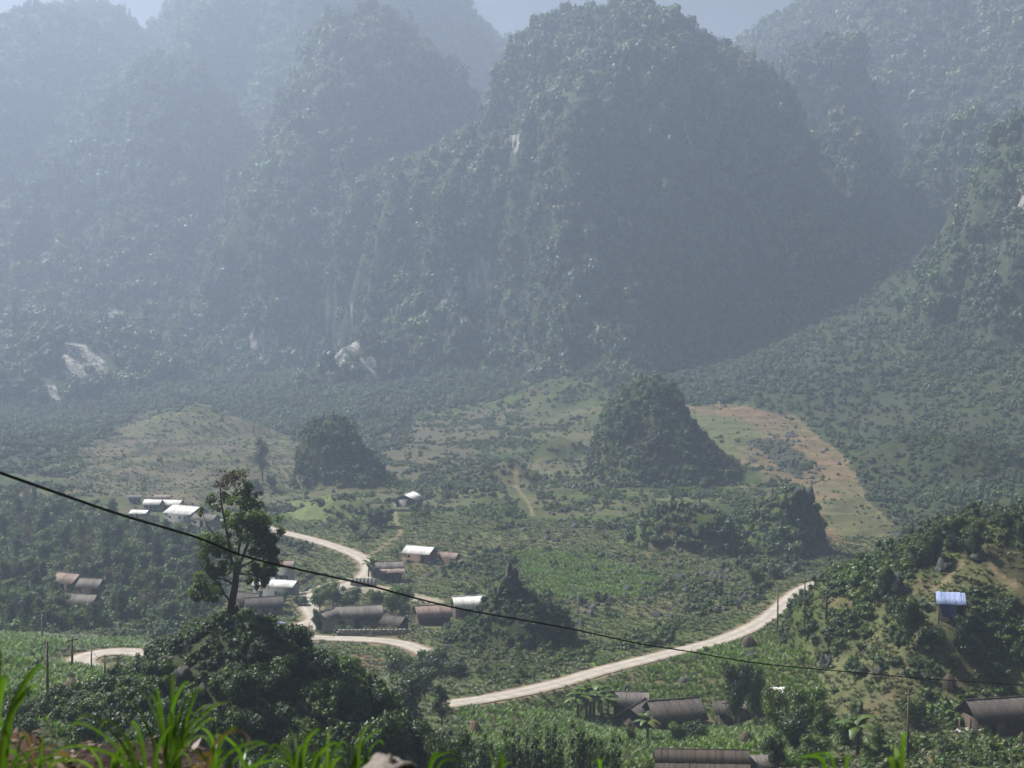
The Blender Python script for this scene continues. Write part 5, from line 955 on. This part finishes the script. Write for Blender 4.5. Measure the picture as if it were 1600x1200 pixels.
rock(1245, 772, 2.6, 'jagged black crag crowning the steep rock hill', None, None, 1.0, 1); rock(1262, 775, 2.0, 'smaller crag at the steep right edge of the rock hill', None, None, 1.3, 3); rock(797, 910, 1.4, 'pointed dark crag on top of the small near hill', None, None, 1.7, 2); rock(783, 922, .9, 'crag left of the pointed one on the small near hill', None, None, 1.2, 4); rock(815, 925, .8, 'low crag right of the pointed one on the small near hill', None, None, 1.2, 0); rock(806, 914, .7, 'narrow crag against the pointed one', None, None, 1.6, 1)
rock(1054, 983, .7, 'lone dark boulder behind the main road', None, None, .9, 3); rock(1052, 976, .8, 'dark boulder on the grassy strip behind the main road', None, None, 1.0, 4); rock(1405, 925, 1.7, 'large dark rock left of the tarpaulin hut', None, None, 1.3, 2); rock(1378, 935, 1.1, 'dark rock at the left shoulder of the right hill', None, None, 1.2, 0); rock(1430, 972, 1.5, 'grey cliff block with pale streaks below the tarpaulin hut', None, None, 1.5, 1); rock(1475, 888, 1.3, 'stony outcrop above the tarpaulin hut', None, None, 1.1, 3); rock(1530, 868, 1.4, 'brown stony bank near the crest of the right hill', None, None, .6, 4); rock(1290, 1040, 1.1, 'pointed rock in the fields of the right hillside', None, None, 1.2, 2); rock(1370, 1055, 1.0, 'rock beside the pointed one on the right hillside', None, None, 1., 4)
for i, (px, py) in enumerate([(210, 1050), (260, 1035), (290, 1060), (330, 1040), (230, 1075), (405, 1010), (440, 1030), (310, 1085), (380, 1075)]): rock(px, py, .55 + (i % 3) * .18, 'dark rock jutting from the near knoll', None, 'rocks jutting from the near knoll', .9, i)
# ------------------------------------------------------------------ the lone tree on the near knoll
def lone_tree():
    D = 122.0; k = D / F; rng = np.random.default_rng(5); bx, by = P(362, 975, D)[0], D; bz = gz1(bx, by); root = empty('lone_tree', (bx, by, bz), 0, 'tall airy tree standing alone on the near dark knoll', 'tree')
    def L(px, py, dy=0): q = P(px, py, D); return np.array([q[0] - bx, dy, q[2] - bz])
    tr = MB(); path = smooth_path([L(361, 985) - [0, 0, .6], L(360, 968), L(362, 945), L(367, 915), L(369, 895)], 4); tr.tube(path, np.interp(np.linspace(0, 1, len(path)), [0, .15, .5, 1], [.62, .40, .33, .27]), 12, False)
    tips = []
    def branch(pts, r0, r1, depth=0):
        q = smooth_path([np.array(p) for p in pts], 4); tr.tube(q, np.linspace(r0, r1, len(q)), 7, False)
        return q
    limbs = [[L(369, 895), L(380, 870, .3), L(392, 830, .5), L(396, 795, .4), L(385, 770, .2)], [L(368, 900), L(362, 870, -.5), L(357, 830, -.7), L(349, 790, -.5), L(345, 760, -.2), (L(352, 742))], [L(366, 915), L(350, 905, .4), L(335, 905, .8), L(322, 915, 1.0)], [L(362, 943), L(354, 930, -.4), L(347, 915, -.9), L(330, 890, -1.4), L(315, 872, -1.2)], [L(370, 890), L(392, 880, .9), L(410, 862, 1.4), L(420, 845, 1.2)], [L(369, 897), L(388, 893, -.8), L(408, 895, -1.3), L(418, 905, -1.2)], [L(372, 868), L(374, 830, 1.2), L(370, 790, 1.5), L(366, 765, 1.0)], [L(358, 850, -.5), L(340, 835, -1.0), L(325, 815, -.9)], [L(392, 830, .5), L(408, 815, -.6), L(418, 820, -1.3)], [L(363, 870), L(345, 862, 1.6), L(322, 860, 2.0)]]
    sk = []
    for i, l in enumerate(limbs): q = branch(l, [.20, .17, .12, .12, .13, .12, .12, .08, .09, .09][i], .03); sk.append(q)
    S = np.concatenate(sk)
    lobes = [(352, 746, 17, .18), (370, 748, 15, .18), (338, 760, 11, .12), (384, 765, 13, .5), (326, 782, 14, .3), (342, 790, 9, .2), (368, 775, 15, .5), (392, 788, 19, 1), (408, 805, 19, 1), (380, 805, 15, .9), (420, 830, 15, 1.1), (402, 832, 21, 1.1), (424, 855, 13, 1.1), (408, 862, 17, 1), (386, 838, 14, .6), (418, 882, 14, 1), (400, 888, 13, .9), (428, 870, 8, 1), (412, 905, 13, 1), (424, 898, 8, .8), (390, 905, 9, .5), (356, 815, 13, .45), (345, 838, 13, .55), (328, 842, 14, .6), (316, 858, 14, .75), (335, 865, 14, .6), (358, 862, 12, .5), (372, 880, 12, .45), (350, 890, 13, .55), (330, 892, 14, .8), (314, 905, 13, 1.0), (308, 922, 10, 1.1), (322, 928, 14, 1.1), (336, 935, 9, 1), (340, 915, 12, .7), (318, 885, 10, .7), (365, 842, 10, .5), (376, 820, 9, .5), (430, 842, 7, .7), (398, 770, 7, .4), (348, 772, 8, .25), (316, 795, 7, .15), (400, 914, 8, .5)]
    cr = MB(); tw = MB(); VV = {0: [], 1: []}
    for j, (px, py, r, de) in enumerate(lobes):
        dy = rng.uniform(-1.8, 1.8) * (r / 14); c = L(px, py, dy); R_ = r * k * 1.0; red = py < 775 and de < .45; near = S[np.argmin(((S - c) ** 2).sum(1))]; tw.tube([near, (near + c) / 2 + rng.normal(size=3) * .08, c], [.045, .03, .015], 5, False)
        for b in range(7 if de < .6 else 5):
            e = c + rng.normal(size=3) * R_ * .62; tw.tube([c, (c + e) / 2 + rng.normal(size=3) * .04, e], [.018, .012, .006], 4, False)
        n = int(1300 * min(de, .95) * (r / 14) ** 2) + 80; ncl = max(3, int(9 * (r / 14) ** 2)); cc = c + rng.normal(size=(ncl, 3)) * R_ * np.array([.55, .6, .5]); kk = rng.integers(0, ncl, n); C = cc[kk] + rng.normal(size=(n, 3)) * R_ * .22
        nr = (C - c) / R_ + rng.normal(size=(n, 3)) * .7 + [0, 0, .5]; nr /= np.linalg.norm(nr, axis=1)[:, None]; V, f = leaf_quads(C, nr, .22 * (.6 + .8 * rng.random(n)), .55, rng); VV[1 if red else 0].append(V)
    o = child('trunk', tr.mesh('trunk', True), root); o.data.materials.append(M['bark']); o = child('twigs', tw.mesh('twigs'), root); o.data.materials.append(M['bark'])
    for key, mk, nm in ((0, 'hero_leaf', 'crown'), (1, 'brown_leaf', 'sparse_top')):
        V = np.concatenate(VV[key]); mb = MB(); mb.add(V, f4=np.arange(len(V)).reshape(-1, 4)); o = child(nm, mb.mesh(nm), root); o.data.materials.append(M[mk])
M['hero_leaf'] = leaf_mat('lone tree leaves', [(.075, .115, .014), (.09, .125, .016)], trans=.5, patch=3, var=.8, gloss=.03)
lone_tree()
# ------------------------------------------------------------------ foreground
M['blade'] = leaf_mat('grass blade', [(.085, .16, .018), (.065, .125, .016), (.11, .18, .025)], trans=.5, patch=.5, var=.3, gloss=.05, rough=.35)
M['blade_dry'] = leaf_mat('dry grass blade', [(.20, .13, .08), (.15, .09, .055)], trans=.3, patch=.5, var=.4)
def blade_mesh(pts, w, name='blade'):
    q = smooth_path([np.array(p, float) for p in pts], 5); n = len(q); t = np.linspace(0, 1, n); ww = w * np.clip(np.minimum(t * 5 + .45, 1), 0, 1) * (1 - t ** 2.5) + .0004; d = np.gradient(q, axis=0); sd = np.cross(d, [0, 1, .3]); sd /= np.linalg.norm(sd, axis=1)[:, None] + 1e-9; up = np.cross(sd, d); up /= np.linalg.norm(up, axis=1)[:, None] + 1e-9
    V = np.stack([q - sd * ww[:, None] + up * ww[:, None] * .35, q, q + sd * ww[:, None] + up * ww[:, None] * .35], 1).reshape(-1, 3); mb = MB(); mb.add(V, f4=grid_faces(n, 3)); return mb.mesh(name, True)
def tuft(px, py, d, blades, label, w=.008, dry=0, seed=1):
    "px,py: where the tuft is rooted; blades: (tip px, tip py, bend height above the tip in px)"
    rng = np.random.default_rng(seed); b = np.array(P(px, py, d)); g = gz1(b[0], b[1]); root = empty('grass_tuft', (b[0], b[1], b[2]), 0, label, 'grass tuft', None)
    if b[2] > g: root.location.z = b[2]
    for i, (tx, ty, bend) in enumerate(blades):
        dd = d + rng.uniform(-.25, .25); tip = np.array(P(tx, ty, dd)) - b; o = np.array([rng.normal() * .02, rng.normal() * .02, 0]); k = d / F; foot_ = o + [0, 0, min(0, g - b[2]) - .02]
        mid = o + (tip - o) * .45; mid[2] = max(mid[2], tip[2] * .75) + bend * k * .6; m2 = o + (tip - o) * .78; m2[2] = tip[2] + bend * k
        me = blade_mesh([foot_, o * .5 + mid * .25 + [0, 0, max(tip[2], 0) * .25], mid, m2, tip], w * rng.uniform(.75, 1.25)); me.materials.append(M['blade_dry' if rng.random() < dry else 'blade']); child('blade', me, root)
tuft(262, 1215, 4.3, [(268, 1052, 4), (242, 1082, 10), (300, 1090, 14), (232, 1100, 22), (358, 1098, 3), (330, 1105, 8), (318, 1085, 20), (210, 1090, 24), (195, 1105, 20), (285, 1120, 10), (345, 1130, 16), (300, 1070, 4)], 'tallest sunlit grass tuft at the lower left', 0.00551, .0, 1)
tuft(230, 1225, 3.9, [(80, 1180, 60), (105, 1165, 70), (150, 1160, 50), (180, 1190, 30), (285, 1165, 40), (330, 1170, 40), (60, 1205, 40), (200, 1150, 30), (300, 1200, 40)], 'arching grass tuft spreading left over the bare soil', 0.00522, .1, 2)
tuft(330, 1230, 3.8, [(400, 1180, 40), (440, 1190, 40), (380, 1150, 20), (420, 1165, 12), (300, 1160, 20), (270, 1185, 26), (360, 1195, 26), (460, 1205, 30), (340, 1140, 6)], 'low grass tuft between the tall one and the rock', 0.00522, .1, 3)
tuft(470, 1225, 3.9, [(445, 1130, 6), (505, 1142, 4), (525, 1160, 8), (490, 1165, 4), (438, 1170, 20), (418, 1180, 24), (540, 1178, 26), (460, 1150, 4)], 'grass tuft left of the foreground rock', 0.00551, .0, 4)
tuft(560, 1225, 4.0, [(597, 1142, 8), (580, 1135, 4), (560, 1170, 12), (600, 1165, 20), (540, 1175, 4), (585, 1185, 10)], 'curved grass blades just behind the foreground rock', 0.0058, .0, 5)
tuft(-20, 1215, 3.2, [(2, 1012, 4), (76, 1055, 26), (18, 1120, 70), (-10, 1030, 20), (60, 1075, 8), (14, 1170, 60), (30, 1190, 24)], 'broad blurred grass tuft at the left edge', 0.00812, .1, 6)
tuft(20, 1225, 4.4, [(40, 1160, 20), (10, 1150, 10), (70, 1185, 16), (110, 1190, 16), (-15, 1165, 10), (90, 1175, 12)], 'short grass on the soil at the lower left corner', 0.00464, .3, 7)
tuft(668, 1222, 4.2, [(722, 1186, 14), (700, 1192, 16), (735, 1200, 10), (690, 1180, 6)], 'single arching blades right of the rock', 0.00464, .0, 8)
tuft(772, 1225, 4.2, [(763, 1170, 2), (796, 1150, 2), (782, 1180, 2), (800, 1192, 4)], 'few bright blades at the bottom centre', 0.00638, .0, 9)
tuft(935, 1228, 4.2, [(948, 1178, 2), (925, 1195, 2), (955, 1200, 4)], 'short dim blades at the bottom right of centre', 0.0058, .0, 10)
tuft(1400, 1225, 3.6, [(1412, 1150, 2), (1398, 1165, 2), (1385, 1190, 4)], 'pair of wide bright blades at the bottom right', 0.00812, .0, 11)
tuft(1310, 1222, 3.6, [(1255, 1192, 12), (1240, 1196, 14), (1330, 1196, 8)], 'bright arching blade low at the bottom right', 0.00464, .0, 12)
rb = random.Random(77)
for i, (px, d, lab) in enumerate([(170, 4.2, 'low grass on the bare soil just left of the tall tuft'), (385, 4.3, 'short thin grass between the tall tuft and the middle tuft'), (505, 4.4, 'thin grass directly left of the rock'), (60, 3.7, 'thin arching grass at the lower left corner')]):
    tuft(px, 1232, d, [(px + rb.uniform(-75, 75), rb.uniform(1158, 1200), rb.uniform(4, 26)) for _ in range(7)], lab, rb.uniform(.0035, .0052), .12, 30 + i)
# the rock on the ledge
rk_ = rock_mesh(301, 3, .2, 'boulder'); M['boulder'] = simple_mat('pale brown limestone', (.16, .14, .125), (.36, .32, .29), 9, bump=.9, bd=.02, c2=(.56, .52, .48)); rk_.materials.append(M['boulder']); p = P(608, 1196, 3.5); o = link('boulder', rk_, None, None, (p[0], p[1], p[2] - .028)); o.scale = (.088, .065, .058); o.rotation_euler = (0, .06, 1.0); tag(o, 'rough brown-white rock at the bottom edge left of centre', 'rock')  # brown to off-white mottling is the boulder's own stone colour
# litter on the bare soil
rng = np.random.default_rng(9); n = 4200; x = rng.uniform(-2.9, .4, n); y = rng.uniform(3.0, 6.4, n); z = gz(x, y); C = np.c_[x, y, z + .008 + rng.random(n) * .02]; nr = rng.normal(size=(n, 3)) * .45 + [0, 0, 1]; nr /= np.linalg.norm(nr, axis=1)[:, None]; V, f = leaf_quads(C, nr, .02 + .07 * rng.random(n) ** 2, .35, rng); mb = MB(); mb.add(V, f4=f); me = mb.mesh('litter'); me.materials.append(M['blade_dry']); tag(link('litter', me, None), 'dry leaves and straw on the soil at the lower left', None, None, 'stuff')
rng = np.random.default_rng(10); n = 500; x = rng.uniform(-2.9, .4, n); y = rng.uniform(3.0, 6.4, n); z = gz(x, y); sc = .006 + .028 * rng.random(n) ** 3
M['pebble'] = simple_mat('pale pebbles', (.10, .07, .055), (.36, .32, .29), 20); proto_coll('p_pebble', [rock_mesh(400 + s, 1, .1, 'pebble') for s in range(3)], M['pebble'])
scatter('pebbles', 'pebbles and clods on the soil at the lower left', None, np.c_[x, y, z], rng.random(n) * 6.28, sc, rng.integers(0, 3, n), PROTO['p_pebble'])
n = 900; x = rng.uniform(-3.6, 3.0, n); y = rng.uniform(3.3, 6.2, n); cl = fbm(x * 1.2, y * 1.2, s=500) > -.05; x, y = x[cl], y[cl]; z = gz(x, y); m = len(x)
proto_coll('p_weed', [tuft_mesh(80 + s, 14, .16, .14, .006, 'weed') for s in range(4)], M['blade'])
scatter('weeds', 'small green weeds along the edge of the soil ledge', None, np.c_[x, y, z - .01], rng.random(m) * 6.28, .35 + .55 * rng.random(m) ** 2, rng.integers(0, 4, m), PROTO['p_weed'])
# ------------------------------------------------------------------ one label for each look-alike
ORD = ['first', 'second', 'third', 'fourth', 'fifth', 'sixth', 'seventh', 'eighth', 'ninth', 'tenth', 'eleventh', 'twelfth']
def wood_zone(px, py):
    a = 'at the edge of left field' if py > 958 else 'just below the hidden farm' if py > 928 else 'level with the hidden farm' if py > 892 else 'above the hidden farm' if py > 850 else 'below the far village'
    return a + (', left photo edge' if px < 70 else '' if px < 165 else ', near lone tree' if px < 262 else ', beside lone tree')
def knoll_zone(px, py): return ('left foot' if px < 230 else 'left slope' if px < 330 else 'top' if px < 400 else 'right slope' if px < 480 else 'right foot') + ' of the near knoll' + (', upper' if py < 1030 else ', middle' if py < 1070 else ', lower')
def thicket_zone(px, py): return ('above the tall grass tuft' if px < 430 else 'left of the foreground rock' if px < 545 else 'above the foreground rock' if px < 680 else 'between the rock and the bamboo' if px < 780 else 'at the near bamboo row' if px < 950 else 'left of the tiled roof') + (', higher' if py < 1150 else ', lower')
def other_zone(px, py): return ''
REL = {'rounded trees of the left wood': ('green rounded tree', wood_zone), 'tall dark trees of the left wood': ('dark tall tree', wood_zone), 'brownish trees of the left wood': ('brownish thin tree', wood_zone), 'bushes of the left wood': ('low leafy bush', wood_zone), 'bamboo clumps of the left wood': ('feathery bamboo clump', wood_zone),
 'bushes on the near knoll': ('dark bush', knoll_zone), 'little trees on the near knoll': ('little tree', knoll_zone), 'rocks jutting from the near knoll': ('dark jutting rock', knoll_zone), 'bushes of the near thicket': ('thicket bush', thicket_zone), 'small trees of the near thicket': ('small thicket tree', thicket_zone),
 'bushy trees on the crest of the right hill': ('bushy tree', lambda a, b: 'on the crest of the right hill' + (', left part' if a < 1450 else ', middle' if a < 1530 else ', right part')), 'limestone blocks behind the main road': ('dark limestone block', lambda a, b: 'in the rocky band behind the road' + (', left end' if a < 960 else ', middle' if a < 1090 else ', right end')),
 'banana plants left of the farmhouse': ('banana plant', lambda a, b: 'in the clump left of the dark farmhouse'), 'bushes over the yard wall': ('bush', lambda a, b: 'hanging over the yard wall of the long house')}
bpy.context.view_layer.update(); buckets = {}
for o in list(COL.objects):
    if o.parent is None and o.get('group') in REL:
        px, py = pix(*o.location); b, zf = REL[o['group']]; buckets.setdefault((b, zf(float(px), float(py))), []).append((float(px), o))
for (b, z), L in buckets.items():
    L.sort(key=lambda t: t[0]); n = len(L)
    for i, (px, o) in enumerate(L):
        if n == 1: w = ''
        elif n == 2: w = ['left', 'right'][i] + ' '
        elif i < 12: w = ('leftmost ' if i == 0 else 'rightmost ' if i == n - 1 else ORD[i] + ' from left ')
        else: w = ('rightmost ' if i == n - 1 else ORD[n - 1 - i] + ' from right ' if n - 1 - i < 12 else 'middle ')
        o['label'] = (b + ', ' + w + z).replace(', leftmost ', ', leftmost, ').replace(', rightmost ', ', rightmost, ').replace(', left ', ', left one, ', 1).replace(', right ', ', right one, ', 1) if n > 1 else b + ' ' + z
#@ENDTHINGS
print('planted')
